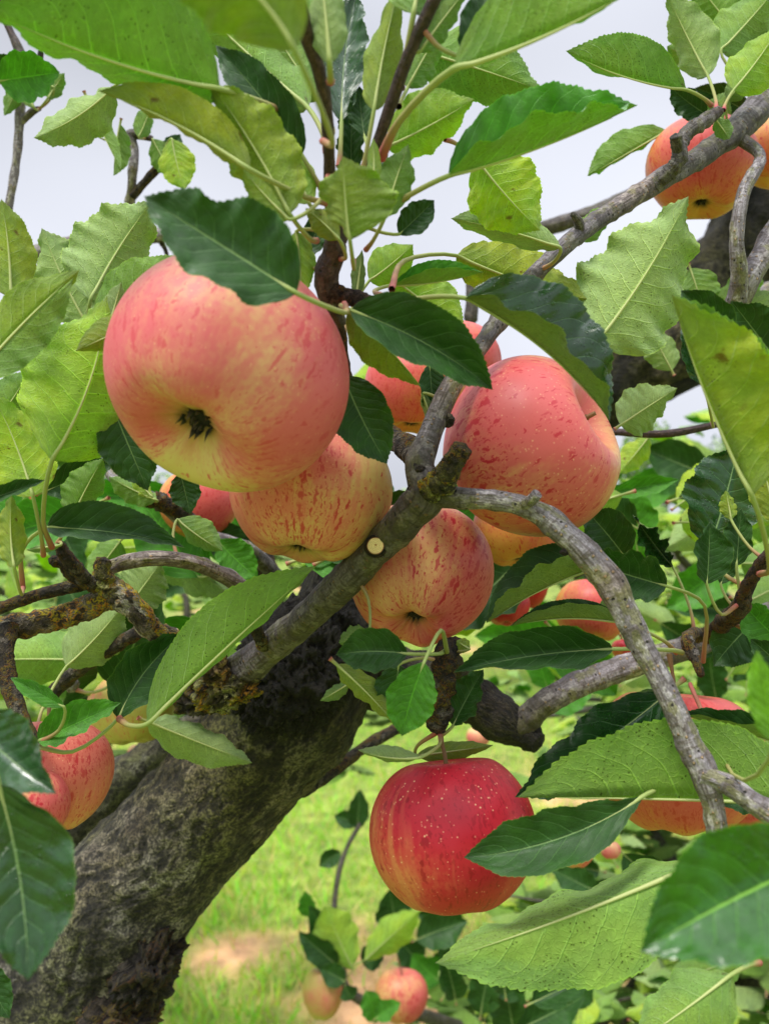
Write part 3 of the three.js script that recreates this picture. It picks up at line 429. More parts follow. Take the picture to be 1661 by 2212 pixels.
part('twig', tube([[225, 1232, 0.45, 15], [275, 1214, 0.45, 17], [335, 1206, 0.45, 17], [400, 1212, 0.46, 17], [455, 1230, 0.47, 17], [540, 1278, 0.5, 17]], { ...grey, tint: 'warm', seed: 76 }), bark.grey, tree);
part('twig', tube([[20, 1352, 0.43, 20, 'dark'], [12, 1420, 0.42, 19, 'dark'], [26, 1490, 0.412, 20, 'dark'], [50, 1560, 0.405, 17, 'olive'], [82, 1606, 0.4, 11, 'olive']], { seg: 16, rough: 0.14, freq: 300, tile: 0.05, rings: 1900, seed: 77 }), bark.rough, tree);
part('twig', tube([[300, 1366, 0.5, 15, 'dark'], [240, 1402, 0.51, 15, 'dark'], [180, 1440, 0.52, 16, 'dark'], [110, 1500, 0.54, 17, 'black']], { seg: 12, rough: 0.16, freq: 200, tile: 0.06, seed: 78 }), bark.rough, tree);
part('twig', tube([[60, 1370, 0.6, 12], [110, 1430, 0.6, 15], [165, 1490, 0.6, 16]], { ...grey, seed: 79 }), bark.grey, tree);
// limbs behind and beside the trunk
part('branch', tube([[60, 1900, 0.8, 60], [200, 1740, 0.79, 52], [330, 1640, 0.77, 46], [450, 1560, 0.74, 40]], { ...grey, seg: 28, seed: 81, tile: 0.16 }), bark.trunk, tree);
part('branch', tube([[740, 1450, 0.62, 80, 'dark'], [900, 1470, 0.6, 62, 'dark'], [1005, 1500, 0.58, 52, 'dark'], [1075, 1552, 0.57, 50, 'dark'], [1140, 1590, 0.565, 34, 'black'], [1165, 1608, 0.56, 24, 'black']], { seg: 32, steps: 14, rough: 0.12, freq: 140, tile: 0.16, seed: 82 }), bark.trunk, tree);
part('branch', tube([[1120, 1575, 0.565, 30, 'dark'], [1165, 1528, 0.562, 27, 'olive'], [1230, 1488, 0.56, 27], [1310, 1455, 0.56, 27], [1400, 1425, 0.56, 26], [1490, 1396, 0.56, 25, 'dark'], [1580, 1350, 0.57, 22, 'dark'], [1700, 1310, 0.6, 20]], { ...fine, seed: 83 }), bark.grey, tree);
part('branch', tube([[650, 1710, 0.6, 16, 'dark'], [700, 1680, 0.62, 14, 'dark'], [780, 1620, 0.66, 13, 'dark'], [860, 1572, 0.7, 13, 'dark'], [960, 1530, 0.74, 12, 'dark']], { seg: 12, rough: 0.14, freq: 200, tile: 0.08, seed: 84 }), bark.rough, tree);
part('branch', tube([[590, 1330, 0.66, 26, 'dark'], [580, 1240, 0.64, 24, 'dark'], [560, 1180, 0.64, 20, 'dark']], { seg: 14, rough: 0.14, freq: 200, tile: 0.08, seed: 85 }), bark.rough, tree);
// woody spur and the two dark shoots that rise from it towards the eye
part('spur', tube([[735, 700, 0.36, 15, 'olive'], [712, 640, 0.352, 26, 'dark'], [706, 590, 0.346, 28, 'plum'], [722, 545, 0.342, 26, 'plum'], [722, 500, 0.336, 20, 'plum'], [714, 440, 0.326, 14, 'plum'], [711, 340, 0.312, 13, 'plum'], [706, 250, 0.3, 14, 'plum'], [692, 165, 0.288, 15, 'plum'], [664, 80, 0.276, 16, 'plum'], [636, -30, 0.262, 17, 'plum']], { seg: 16, steps: 10, rough: 0.1, freq: 260, tile: 0.07, seed: 91 }), bark.grey, tree);
part('shoot', tube([[735, 520, 0.342, 14, 'plum'], [772, 420, 0.335, 12, 'plum'], [815, 310, 0.325, 12, 'plum'], [848, 215, 0.316, 14, 'plum'], [880, 125, 0.307, 14, 'plum'], [942, -10, 0.294, 15, 'plum'], [990, -110, 0.285, 15, 'plum']], { seg: 14, steps: 10, rough: 0.06, freq: 260, tile: 0.07, seed: 92 }), bark.grey, tree);
part('spur', tube([[712, 632, 0.35, 20, 'dark'], [752, 640, 0.346, 18, 'plum'], [790, 652, 0.342, 17, 'plum'], [838, 660, 0.338, 15, 'plum'], [852, 664, 0.336, 7, 'plum']], { seg: 16, steps: 10, rough: 0.28, freq: 420, tile: 0.05, seed: 93, rings: 1600 }), bark.rough, tree);
part('branch', tube([[720, 650, 0.356, 14, 'dark'], [738, 720, 0.38, 10, 'olive'], [752, 810, 0.41, 9, 'olive'], [790, 890, 0.43, 12, 'dark'], [845, 945, 0.43, 24, 'dark'], [890, 975, 0.41, 28, 'dark'], [920, 1020, 0.392, 24, 'dark']], { seg: 16, steps: 12, rough: 0.18, freq: 260, tile: 0.06, seed: 94, rings: 900 }), bark.rough, tree);
part('spur', tube([[985, 1395, 0.42, 20, 'dark'], [962, 1412, 0.4, 24, 'black'], [960, 1455, 0.398, 25, 'dark'], [952, 1510, 0.398, 26, 'dark'], [945, 1560, 0.4, 26, 'dark'], [944, 1582, 0.4, 16, 'plum']], { seg: 20, steps: 12, rough: 0.25, freq: 360, tile: 0.05, seed: 95, rings: 1500 }), bark.rough, tree);
part('branch', tube([[962, 1420, 0.41, 18, 'black'], [985, 1440, 0.46, 20, 'black'], [1010, 1500, 0.55, 24, 'black']], { seg: 12, rough: 0.2, freq: 260, tile: 0.06, seed: 96 }), bark.rough, tree);
part('spur', tube([[1510, 1370, 0.5, 16, 'dusk'], [1484, 1385, 0.46, 14, 'dusk'], [1496, 1410, 0.455, 13, 'dusk'], [1508, 1440, 0.45, 10, 'dusk'], [1514, 1462, 0.448, 7, 'plum']], { seg: 14, rough: 0.25, freq: 400, tile: 0.05, seed: 97, rings: 1600 }), bark.rough, tree);
part('spur', tube([[1530, 1372, 0.5, 18, 'dark'], [1562, 1345, 0.45, 19, 'dark'], [1600, 1308, 0.42, 20, 'dark'], [1614, 1268, 0.41, 15, 'plum'], [1640, 1222, 0.4, 14, 'plum'], [1700, 1150, 0.385, 14, 'plum']], { seg: 16, rough: 0.22, freq: 360, tile: 0.05, seed: 98 }), bark.rough, tree);
part('twig', tube([[1250, 930, 0.6, 8, 'plum'], [1345, 934, 0.56, 8, 'plum'], [1440, 937, 0.54, 9, 'plum'], [1570, 912, 0.54, 7, 'plum'], [1720, 880, 0.56, 7, 'plum']], { seg: 10, rough: 0.08, tile: 0.06, seed: 99 }), bark.grey, tree);
part('spur', tube([[420, 1130, 0.55, 14, 'dark'], [372, 1095, 0.53, 17, 'dark'], [340, 1082, 0.52, 18, 'dark'], [300, 1078, 0.515, 14, 'plum']], { seg: 14, rough: 0.3, freq: 400, tile: 0.05, seed: 100, rings: 1500 }), bark.rough, tree);
part('branch', tube([[150, 960, 0.6, 10], [215, 1000, 0.58, 12], [270, 1050, 0.56, 13], [340, 1082, 0.53, 14, 'dark'], [430, 1150, 0.56, 16], [540, 1190, 0.6, 17], [600, 1250, 0.64, 18, 'dark']], { ...grey, seed: 101 }), bark.grey, tree);
// thin twigs against the sky on the left
part('twig', tube([[14, 480, 0.62, 9], [38, 335, 0.62, 9], [45, 235, 0.62, 10], [54, 165, 0.62, 12, 'olive'], [46, 120, 0.62, 11, 'dark'], [20, 60, 0.62, 8, 'plum'], [5, 20, 0.62, 6, 'plum']], { ...grey, seg: 12, rough: 0.12, seed: 111 }), bark.grey, tree);
part('twig', tube([[47, 265, 0.62, 7], [72, 240, 0.615, 8, 'dark'], [88, 234, 0.61, 5, 'plum']], { seg: 10, rough: 0.15, tile: 0.05, seed: 112 }), bark.grey, tree);
part('twig', tube([[58, 155, 0.62, 9, 'olive'], [82, 138, 0.62, 8, 'dark'], [90, 108, 0.62, 6, 'black']], { seg: 10, rough: 0.25, tile: 0.05, seed: 113 }), bark.rough, tree);
part('twig', tube([[282, 440, 0.66, 10], [288, 370, 0.65, 10], [290, 320, 0.65, 10], [284, 292, 0.65, 12, 'dark'], [330, 300, 0.65, 6, 'plum']], { ...grey, seg: 12, rough: 0.14, seed: 114 }), bark.grey, tree);
part('twig', tube([[286, 425, 0.655, 9, 'dark'], [320, 385, 0.65, 9, 'dark'], [358, 345, 0.645, 8, 'black']], { seg: 10, rough: 0.2, tile: 0.05, seed: 115 }), bark.rough, tree);
part('twig', tube([[-30, 575, 0.78, 17], [75, 548, 0.77, 18], [180, 522, 0.76, 17], [300, 512, 0.75, 17], [395, 506, 0.75, 14], [560, 520, 0.76, 13]], { ...grey, seed: 116 }), bark.grey, tree);
part('twig', tube([[310, 520, 0.752, 12, 'olive'], [300, 545, 0.75, 8, 'dark'], [292, 562, 0.75, 7, 'dark']], { seg: 10, rough: 0.2, tile: 0.05, seed: 117 }), bark.rough, tree);
part('twig', tube([[345, 515, 0.752, 8, 'olive'], [358, 540, 0.75, 5, 'dark'], [362, 556, 0.75, 4, 'dark']], { seg: 8, rough: 0.2, tile: 0.05, seed: 118 }), bark.rough, tree);
// ---------------------------------------------------------------- its leaves
const lf = (...a) => leaf(tree, ...a), SP = [712, 560, 0.345];
// upper left
lf(475, 192, -40, 15, 205, 70, 186, 0.29, -0.02, 'mid', { curl: 8, p: [600, 240, 0.33], bend: 18, wave: 0.03 });
lf(636, 108, 300, -70, 120, 20, 170, 0.205, -0.01, 'olive', { p: [697, 305, 0.29], bend: -70, curl: 6, rows: 48 });
lf(540, 366, 214, 196, 72, 70, 180, 0.29, 0.005, 'olive', { p: [712, 440, 0.326], bend: -14, curl: 14 });
lf(626, 462, 455, 180, 98, 28, 168, 0.3, -0.01, 'olive', { p: [684, 520, 0.33], bend: -8 });
lf(652, 335, 466, 98, 62, -20, -165, 0.325, 0, 'dark', { p: [700, 420, 0.33] });
lf(665, 232, 372, -40, 80, 30, 160, 0.335, 0.01, 'mid', { p: [706, 330, 0.32] });
lf(640, 633, 312, 424, 122, -42, -178, 0.272, -0.004, 'dark', { p: [744, 657, 0.335], bend: 0, curl: 10, wave: 0.09, notch: [0.63, 0.09, 0.3], shape: 0.9 });
lf(196, 648, 328, 436, 108, 8, 145, 0.4, 0.01, 'pale', { p: [200, 740, 0.42] });
lf(188, 700, 91, 493, 82, 30, 172, 0.42, 0, 'pale');
lf(24, 640, 4, 430, 62, 12, 170, 0.35, 0, 'old', { p: [0, 600, 0.36] });
lf(-40, 800, 172, 584, 70, 20, 128, 0.34, 0, 'old', { curl: 10 });
lf(-60, 830, 160, 600, 66, 120, 200, 0.335, 0, 'mid', { curl: 8 });
lf(113, 995, 232, 640, 168, 16, 158, 0.36, 0.01, 'bright', { p: [113, 1182, 0.4], bend: -22, wave: 0.06, shape: 1.08 });
lf(310, 690, 165, 757, 42, 176, 40, 0.345, -0.008, 'olive', { wave: 0.04 });
lf(205, 706, 385, 552, 76, 10, 130, 0.385, 0, 'mid');
lf(240, 690, 262, 610, 26, 10, 150, 0.37, 0, 'pale', { rows: 36 });
lf(72, 1072, -16, 850, 78, 14, 168, 0.375, 0, 'bright', { p: [95, 1200, 0.4] });
lf(157, 1118, 223, 990, 50, 10, 150, 0.41, 0, 'mid', { p: [120, 1180, 0.414] });
lf(244, 880, 320, 1060, 64, -10, -172, 0.378, 0, 'dark', { p: [210, 830, 0.4] });
lf(-30, 1082, 98, 1037, 26, -20, -130, 0.355, 0, 'dark', { rows: 42 });
lf(96, 1062, 250, 996, 44, -20, -160, 0.46, 0, 'dark');
lf(32, 1226, 26, 1070, 38, 30, 160, 0.37, 0, 'old', { p: [50, 1270, 0.42] });
lf(104, 1140, 399, 1183, 66, -12, -108, 0.395, -0.01, 'dark', { p: [50, 1272, 0.424], bend: 10, curl: 6, wave: 0.05, shape: 0.86, sag: 0.004 });
lf(130, 1178, 58, 1188, 12, 10, 150, 0.405, 0, 'mid', { rows: 30 });
lf(144, 1440, 266, 1308, 66, 14, 160, 0.5, 0, 'pale', { p: [84, 1600, 0.44] });
lf(280, 1310, 348, 1216, 62, 14, 165, 0.54, 0, 'pale');
lf(256, 1552, 398, 1368, 66, -16, -152, 0.405, 0.01, 'dark', { p: [80, 1612, 0.402], bend: 16, pink: 0.2, sag: -0.004 });
lf(318, 1564, 684, 1222, 100, 6, 102, 0.392, -0.01, 'mid', { p: [258, 1552, 0.404], bend: 4, curl: 6, wave: 0.03, shape: 1.1 });
lf(84, 1600, 262, 1518, 52, -10, -135, 0.4, 0, 'mid', { p: [78, 1612, 0.402] });
lf(140, 1528, 24, 1464, 24, -20, -150, 0.385, 0, 'mid', { p: [82, 1605, 0.402], rows: 36 });
lf(322, 1560, 545, 1648, 60, 38, 150, 0.5, 0.015, 'pale', { wave: 0.06 });
lf(-70, 1552, 122, 1714, 92, -20, -150, 0.265, -0.01, 'wet', { wave: 0.05 });
lf(-4, 1690, 62, 2118, 124, -14, -166, 0.245, -0.005, 'wet', { bend: 14, wave: 0.05, curl: 22 });
lf(-50, 2080, 22, 2200, 40, -10, -170, 0.35, 0, 'dark', { rows: 40 });
// upper middle, round the spur
lf(738, 265, 772, -20, 62, -12, -150, 0.345, 0.01, 'wet', { p: [733, 360, 0.34], bend: 10 });
lf(808, 238, 862, -30, 52, 30, 150, 0.318, 0, 'olive', { p: [778, 395, 0.325] });
lf(978, 150, 1385, -34, 130, 14, 98, 0.285, -0.02, 'mid', { p: [822, 342, 0.318], curl: 10, bend: -14, wave: 0.04, stem: 1.4, pink: 1 });
lf(1004, 122, 1064, -40, 40, -8, -150, 0.3, 0, 'dark');
lf(835, 318, 1024, 214, 78, 8, 148, 0.34, 0, 'bright', { p: [816, 345, 0.33] });
lf(908, 110, 1172, 196, 86, 20, 166, 0.36, 0, 'mid', { p: [868, 190, 0.33], shape: 0.86 });
lf(968, 380, 1376, 227, 122, 4, -60, 0.32, 0.01, 'mid', { p: [840, 452, 0.335], curl: -10, wave: 0.1, bend: -10 });
lf(1030, 345, 1166, 498, 92, 12, 160, 0.385, 0, 'bright', { p: [960, 300, 0.37], shape: 0.86 });
lf(1210, 536, 974, 472, 50, 40, 168, 0.4, 0, 'pale');
lf(985, 552, 1268, 646, 96, 26, 152, 0.415, 0.015, 'olive', { p: [846, 625, 0.342], bend: -8 });
lf(850, 616, 1042, 588, 46, 12, -70, 0.385, 0, 'mid', { p: [830, 640, 0.34], rows: 48 });
lf(850, 602, 1002, 706, 70, 8, 165, 0.405, 0, 'bright');
lf(798, 606, 892, 528, 48, 6, 168, 0.4, 0, 'bright');
lf(756, 520, 742, 338, 118, 58, 172, 0.292, -0.006, 'old', { p: [763, 562, 0.338], curl: 14, shape: 1.2 });
lf(832, 468, 882, 312, 48, 14, 160, 0.326, 0, 'mid', { p: [790, 540, 0.34] });
lf(862, 506, 938, 432, 38, -12, -160, 0.345, 0, 'dark');
lf(733, 518, 660, 450, 30, 10, 160, 0.315, 0, 'olive', { p: [736, 560, 0.34], rows: 42 });
lf(626, 474, 526, 366, 42, 10, 160, 0.3, 0, 'bright', { rows: 42 });
lf(640, 500, 652, 640, 36, 10, 165, 0.345, 0, 'bright', { rows: 42 });
lf(788, 296, 776, 186, 34, -20, -160, 0.345, 0, 'dark', { rows: 42 });
lf(760, 390, 762, 212, 42, -30, -150, 0.365, 0, 'dark', { wave: 0.12 });
lf(806, 408, 806, 298, 17, 10, 165, 0.31, 0, 'bright', { rows: 36 });
lf(712, 136, 688, -90, 50, 30, 160, 0.272, 0, 'pale', { p: [714, 176, 0.285], pink: 1, stem: 1.3 });
lf(893, 30, 940, -150, 95, 20, 160, 0.3, 0, 'mid', { p: [872, 150, 0.31], pink: 1, stem: 1.4 });
lf(905, 112, 1012, -30, 42, 10, 150, 0.306, 0, 'mid');
lf(690, 90, 600, -60, 50, 20, 160, 0.35, 0, 'mid');
lf(660, 560, 700, 450, 30, -10, -165, 0.35, 0, 'dark', { rows: 42 });
lf(770, 640, 782, 540, 20, 20, 150, 0.36, 0, 'dark', { rows: 36 });
// upper right
lf(1482, 194, 1222, 110, 84, 86, 178, 0.46, -0.005, 'mid', { p: [1536, 228, 0.468], curl: 6, bend: 12, wave: 0.03 });
lf(1440, 282, 1268, 380, 52, 70, 178, 0.57, -0.01, 'mid');
lf(1528, 164, 1440, -14, 62, 36, 168, 0.49, 0, 'pale', { p: [1546, 236, 0.47], pink: 1 });
lf(1584, 194, 1690, 46, 62, 22, 165, 0.48, -0.005, 'bright', { p: [1562, 238, 0.47], pink: 1 });
lf(1556, 110, 1680, -30, 70, 20, 165, 0.53, 0, 'mid');
lf(1530, 250, 1446, 186, 34, -12, -160, 0.52, 0, 'dark', { rows: 42 });
lf(1500, 130, 1440, 100, 26, 12, 160, 0.56, 0, 'mid', { rows: 36 });
lf(1570, 215, 1630, 150, 28, 12, 160, 0.5, 0, 'dark', { rows: 36 });
lf(1580, 60, 1500, -40, 60, 12, 165, 0.56, 0, 'mid');
lf(1640, 130, 1590, 20, 50, -12, -160, 0.55, 0, 'dark');
lf(1560, 262, 1530, 215, 18, 12, 165, 0.49, 0, 'mid', { rows: 36 });
lf(1545, 258, 1575, 300, 22, 12, 165, 0.475, 0, 'mid', { rows: 36 });
lf(1290, 738, 1486, 424, 140, 14, 160, 0.42, 0, 'pale', { p: [1270, 800, 0.44], wave: 0.15, shape: 0.84, curl: 24, notch: [0.9, 0.06, 0.4] });
lf(1255, 520, 1330, 440, 30, 10, 160, 0.5, 0, 'mid', { rows: 36 });
lf(1340, 918, 1462, 838, 62, 14, 150, 0.47, 0, 'pale', { shape: 0.86 });
lf(1400, 945, 1335, 1022, 34, 20, 160, 0.62, 0, 'bright');
lf(1624, 1072, 1450, 636, 176, 160, 207, 0.305, -0.008, 'old', { p: [1640, 1240, 0.38], curl: -6, bend: 10, wave: 0.05 });
lf(1690, 800, 1578, 650, 70, -10, -165, 0.42, 0, 'dark');
lf(1560, 750, 1470, 628, 60, -20, -160, 0.36, 0, 'dark', { bend: -10 });
lf(1600, 640, 1680, 720, 50, 10, 160, 0.5, 0, 'pale');
lf(1490, 580, 1520, 680, 50, 10, 160, 0.55, 0, 'mid');
lf(1522, 834, 1478, 692, 44, -30, -152, 0.45, 0, 'wet', { p: [1537, 912, 0.53], curl: 30 });
lf(1530, 1186, 1594, 958, 96, -14, -158, 0.43, 0, 'wet', { wave: 0.12 });
lf(1578, 1122, 1566, 1060, 26, 30, 140, 0.41, 0, 'bright', { rows: 40 });
lf(1526, 1262, 1532, 1128, 54, -44, -168, 0.405, 0, 'dark', { p: [1590, 1308, 0.415], sag: -0.006 });
lf(1590, 1222, 1600, 1098, 36, -14, -160, 0.412, 0, 'dark', { p: [1604, 1300, 0.415] });
lf(1556, 1262, 1576, 1200, 24, -14, -160, 0.43, 0, 'dark', { rows: 36 });
lf(1680, 1130, 1640, 960, 50, 20, 160, 0.36, 0, 'olive', { p: [1660, 1210, 0.39] });
// middle
lf(1003, 644, 1316, 908, 132, 8, -66, 0.33, 0, 'wet', { p: [836, 668, 0.338], bend: 26, wave: 0.08, curl: -8 });
lf(756, 670, 1064, 842, 92, -22, -122, 0.322, 0, 'dark', { p: [746, 662, 0.342], bend: 16, curl: 4, wave: 0.05 });
lf(752, 672, 908, 834, 62, 80, 168, 0.336, 0.01, 'olive', { p: [744, 660, 0.342], wave: 0.04 });
lf(742, 812, 836, 1002, 70, -8, -168, 0.358, -0.004, 'dark', { p: [720, 740, 0.37], wave: 0.05 });
lf(928, 788, 936, 902, 36, -12, -150, 0.395, 0, 'dark', { rows: 42 });
lf(912, 850, 944, 940, 16, 20, 150, 0.39, 0, 'pale', { rows: 36 });
lf(1440, 1266, 1250, 1206, 74, -30, -150, 0.4, 0, 'dark', { p: [1518, 1430, 0.448], sag: 0.012, pink: 0.7 });
lf(1300, 1222, 1050, 1346, 92, 168, 236, 0.41, 0, 'dark', { p: [1360, 1250, 0.43], bend: -12, curl: -8 });
lf(1346, 1346, 1102, 1352, 42, 160, 232, 0.425, 0, 'dark', { p: [1460, 1410, 0.452], bend: -14 });
lf(1324, 1402, 980, 1452, 78, -52, -152, 0.395, -0.01, 'dark', { p: [1472, 1410, 0.45], bend: -10, wave: 0.05, pink: 0.2 });
lf(1014, 1402, 986, 1384, 18, 10, 160, 0.4, 0, 'bright', { rows: 30 });
lf(880, 1412, 726, 1414, 60, -28, -160, 0.362, 0, 'dark', { p: [958, 1408, 0.394], bend: -6, pink: 0 });
lf(916, 1430, 868, 1590, 60, -12, -160, 0.35, 0, 'mid', { p: [965, 1408, 0.39], sag: 0.006, pink: 0.1 });
lf(862, 1436, 846, 1548, 54, -12, -160, 0.395, 0, 'dark');
lf(728, 1436, 860, 1570, 36, 20, 140, 0.388, 0, 'olive');
lf(752, 1478, 692, 1514, 20, 20, 150, 0.42, 0, 'mid', { rows: 36 });
lf(796, 1366, 732, 1388, 34, 20, 150, 0.4, 0, 'mid', { rows: 40 });
lf(978, 1568, 1044, 1446, 48, -20, -140, 0.4, 0, 'dark', { p: [950, 1590, 0.4] });
lf(1350, 1204, 1262, 1100, 60, -12, -165, 0.46, 0, 'dark');
lf(1452, 1224, 1366, 1112, 64, -50, -120, 0.5, 0, 'wet', { wave: 0.1 });
lf(1308, 1062, 1466, 1036, 30, -30, -150, 0.62, 0, 'mid', { rows: 42 });
lf(1360, 1290, 1280, 1330, 26, 12, 150, 0.43, 0, 'mid', { rows: 36 });
lf(1640, 1330, 1540, 1440, 62, -12, -160, 0.46, 0, 'dark');
lf(1700, 1400, 1600, 1300, 52, -12, -160, 0.44, 0, 'mid');
lf(1720, 1470, 1620, 1380, 50, -12, -160, 0.42, 0, 'dark');
lf(1672, 1600, 1634, 1404, 46, -20, -150, 0.235, 0, 'bright', { p: [1490, 1478, 0.44], rows: 48 });
// lower right
lf(908, 1636, 774, 1620, 28, 60, 170, 0.368, -0.006, 'pale', { p: [950, 1588, 0.398], bend: 8, rows: 42 });
lf(900, 1632, 1064, 1610, 24, 20, 160, 0.425, 0, 'olive', { rows: 42 });
lf(1395, 1716, 1002, 1852, 74, -16, -160, 0.348, -0.006, 'dark', { p: [1480, 1690, 0.37], bend: 26, shape: 1.55, twist: -18, wave: 0.08 });
lf(1444, 1494, 1112, 1722, 104, -36, -140, 0.388, -0.006, 'wet', { bend: 10, wave: 0.06 });
lf(1730, 1736, 1118, 1722, 176, 142, 196, 0.352, 0.004, 'mid', { curl: -6, bend: -4, wave: 0.05, shape: 0.92 });
lf(1730, 1620, 1460, 1540, 50, -100, -170, 0.4, 0, 'dark');
lf(1505, 1868, 940, 2080, 150, 6, 116, 0.338, 0, 'mid', { p: [1560, 1850, 0.34], curl: 8, wave: 0.06, bend: 8, stem: 1.2 });
lf(1760, 1860, 1382, 2056, 150, -16, -158, 0.222, -0.012, 'fresh', { curl: 20, wave: 0.05 });
lf(1578, 2106, 1360, 2262, 88, 10, 150, 0.32, 0, 'mid', { p: [1640, 2080, 0.33] });
lf(1690, 1700, 1560, 1740, 40, -12, -160, 0.42, 0, 'dark');
lf(1640, 1860, 1540, 1830, 26, 12, 160, 0.4, 0, 'mid', { rows: 36 });
// looser leaves deeper in the crown, seen between the near ones
{
  const f = rng(4242), area = [[0, 560, 1060, 1500, 30], [1060, 1650, 1010, 1560, 34], [1180, 1660, 1780, 1960, 9], [980, 1660, 2060, 2230, 12], [0, 470, 1060, 1480, 13, 0.56], [1080, 1640, 1000, 1500, 16, 0.58], [540, 780, 1120, 1240, 3, 0.5], [750, 1060, 690, 830, 4], [560, 760, 1180, 1260, 4]];
  for (const [x0, x1, y0, y1, n, near = 0.78] of area) for (let k = 0; k < n; k++) {
    const x = mix(x0, x1, f()), y = mix(y0, y1, f()), d = near + (near < 0.7 ? 0.14 : 0.5) * f(), a = f() * 6.28, L = 0.075 / (K * d) * (0.75 + 0.5 * f()), low = y > 1700, up = f() < (low ? 0.8 : 0.55);
    lf(x, y, x + L * Math.cos(a), y - L * 0.8 * Math.sin(a), L * 0.3, ...(up ? [-10 - 30 * f(), -140 - 30 * f()] : [10 + 30 * f(), 140 + 30 * f()]), d, 0.03 * (f() - 0.5), up ? (low || f() < 0.4 ? 'dark' : 'mid') : ['bright', 'mid', 'pale', 'bright'][Math.floor(4 * f())], { rows: 24, cols: 4 });
  }
}
lf(690, 215, 575, 40, 62, 16, 160, 0.345, 0, 'mid', { p: [706, 290, 0.306] });
lf(668, 440, 596, 296, 44, 14, 158, 0.325, 0, 'bright', { p: [712, 480, 0.334] });
lf(880, 190, 955, 60, 46, 14, 160, 0.34, 0, 'mid', { p: [862, 230, 0.317] });
lf(770, 430, 838, 330, 34, -14, -160, 0.345, 0, 'dark', { p: [742, 500, 0.338] });
lf(-20, 930, 66, 800, 56, 12, 160, 0.43, 0, 'mid');
lf(30, 560, 90, 690, 50, 14, 160, 0.45, 0, 'pale');
lf(120, 760, 40, 640, 56, 14, 160, 0.44, 0, 'mid');
lf(560, 560, 450, 520, 40, -14, -160, 0.48, 0, 'dark');
lf(1560, 700, 1640, 560, 48, 14, 160, 0.6, 0, 'mid');
lf(1450, 800, 1395, 700, 40, 14, 160, 0.6, 0, 'pale');
lf(1500, 330, 1580, 190, 42, 14, 160, 0.56, 0, 'mid');
lf(1610, 240, 1500, 190, 36, -14, -160, 0.58, 0, 'dark');
// small and half hidden leaves against the sky, upper left
lf(118, 190, 40, 136, 34, 12, 160, 0.6, 0, 'mid', { rows: 36 });
lf(74, 232, 22, 142, 20, 12, 120, 0.6, 0, 'mid', { rows: 36 });
lf(104, 212, 140, 158, 24, 12, 150, 0.6, 0, 'mid', { rows: 36 });
lf(245, 190, 74, 298, 66, 14, 130, 0.5, 0, 'pale', { bend: 10 });
lf(260, 268, 246, 380, 36, 12, 90, 0.6, 0, 'mid', { rows: 40 });
lf(190, 215, 262, 366, 28, 12, 90, 0.58, 0, 'mid', { rows: 40 });
lf(340, 190, 432, 218, 22, 12, 160, 0.55, 0, 'bright', { rows: 36 });
lf(372, 300, 400, 410, 44, 12, 160, 0.62, 0, 'bright', { rows: 40 });
lf(330, 300, 372, 372, 36, 12, 150, 0.63, 0, 'mid', { rows: 36 });
lf(300, 296, 330, 220, 24, 12, 150, 0.64, 0, 'mid', { rows: 36 });
lf(360, 345, 390, 290, 26, -12, -150, 0.64, 0, 'dark', { rows: 36 });
lf(56, 150, 10, 250, 24, 12, 150, 0.61, 0, 'mid', { rows: 36 });
lf(200, 285, 212, 262, 10, 12, 160, 0.62, 0, 'mid', { rows: 30 });
lf(0, 175, 130, 156, 58, -12, -165, 0.57, 0, 'mid', { rows: 40 });
lf(-20, 160, 60, 128, 30, -12, -165, 0.6, 0, 'dark', { rows: 36 });
lf(470, 590, 396, 545, 26, -12, -165, 0.5, 0, 'dark', { rows: 36 });
lf(390, 1020, 412, 1110, 36, -12, -165, 0.45, 0, 'dark', { rows: 40 });
lf(384, 1122, 482, 1190, 44, 10, 130, 0.47, 0, 'mid', { rows: 42 });
lf(470, 1168, 560, 1252, 46, -12, -160, 0.56, 0, 'mid', { rows: 42 });
lf(450, 1140, 560, 1210, 46, -12, -165, 0.6, 0, 'dark', { rows: 42 });
lf(338, 1080, 236, 1030, 34, 12, 140, 0.5, 0, 'mid', { rows: 42 });
lf(330, 1074, 282, 1016, 20, 12, 140, 0.5, 0, 'bright', { rows: 36 });
lf(260, 1170, 190, 1260, 40, 12, 160, 0.6, 0, 'mid', { rows: 40 });
// ---------------------------------------------------------------- apples, each hanging by its own stem
apple(494, 808, 0.33, 256, [-0.3, -0.72, 0.62], 'pink', 3.0, 'largest apple, pink and cream, its dark eye turned to the viewer, under a dark leaf', { wide: 1.03, tall: 0.98, eyePit: 0.42, eyeWide: 0.4, lobe: 0.014, eyeSize: 1.6, stem: [0.1, 1.05, 0.1] });
apple(666, 1062, 0.41, 168, [-0.1, -0.9, 0.3], 'yellow', 0.6, 'yellowish red-streaked apple tucked below the largest pink apple', { wide: 1.03, tall: 0.95 });
apple(912, 1238, 0.45, 160, [-0.16, -0.78, 0.6], 'streak', 3.4, 'pink red-streaked apple below the branch fork beside the cream pruning cut', { tall: 0.97, eyePit: 0.34, lobe: 0.03 });
apple(1143, 966, 0.42, 204, [-0.8, -0.42, -0.38], 'streak', 0.4, 'large pink and orange apple right of the mossy stub, half under a wet curled leaf', { wide: 0.99, stem: [0, 0.68, 0] });
apple(895, 838, 0.52, 112, [-0.1, -0.95, 0.2], 'orange', 1.2, 'orange apple with a pink left side behind the middle leaf, left of the branch');
apple(985, 788, 0.58, 104, [0.1, -0.9, 0.2], 'orange', 2.6, 'small orange-red apple edge peeping out above the large right-hand apple');
apple(1118, 1142, 0.54, 94, [0, -0.9, 0.3], 'orange', 4.2, 'shaded orange apple tucked under the large apple at the branch fork');
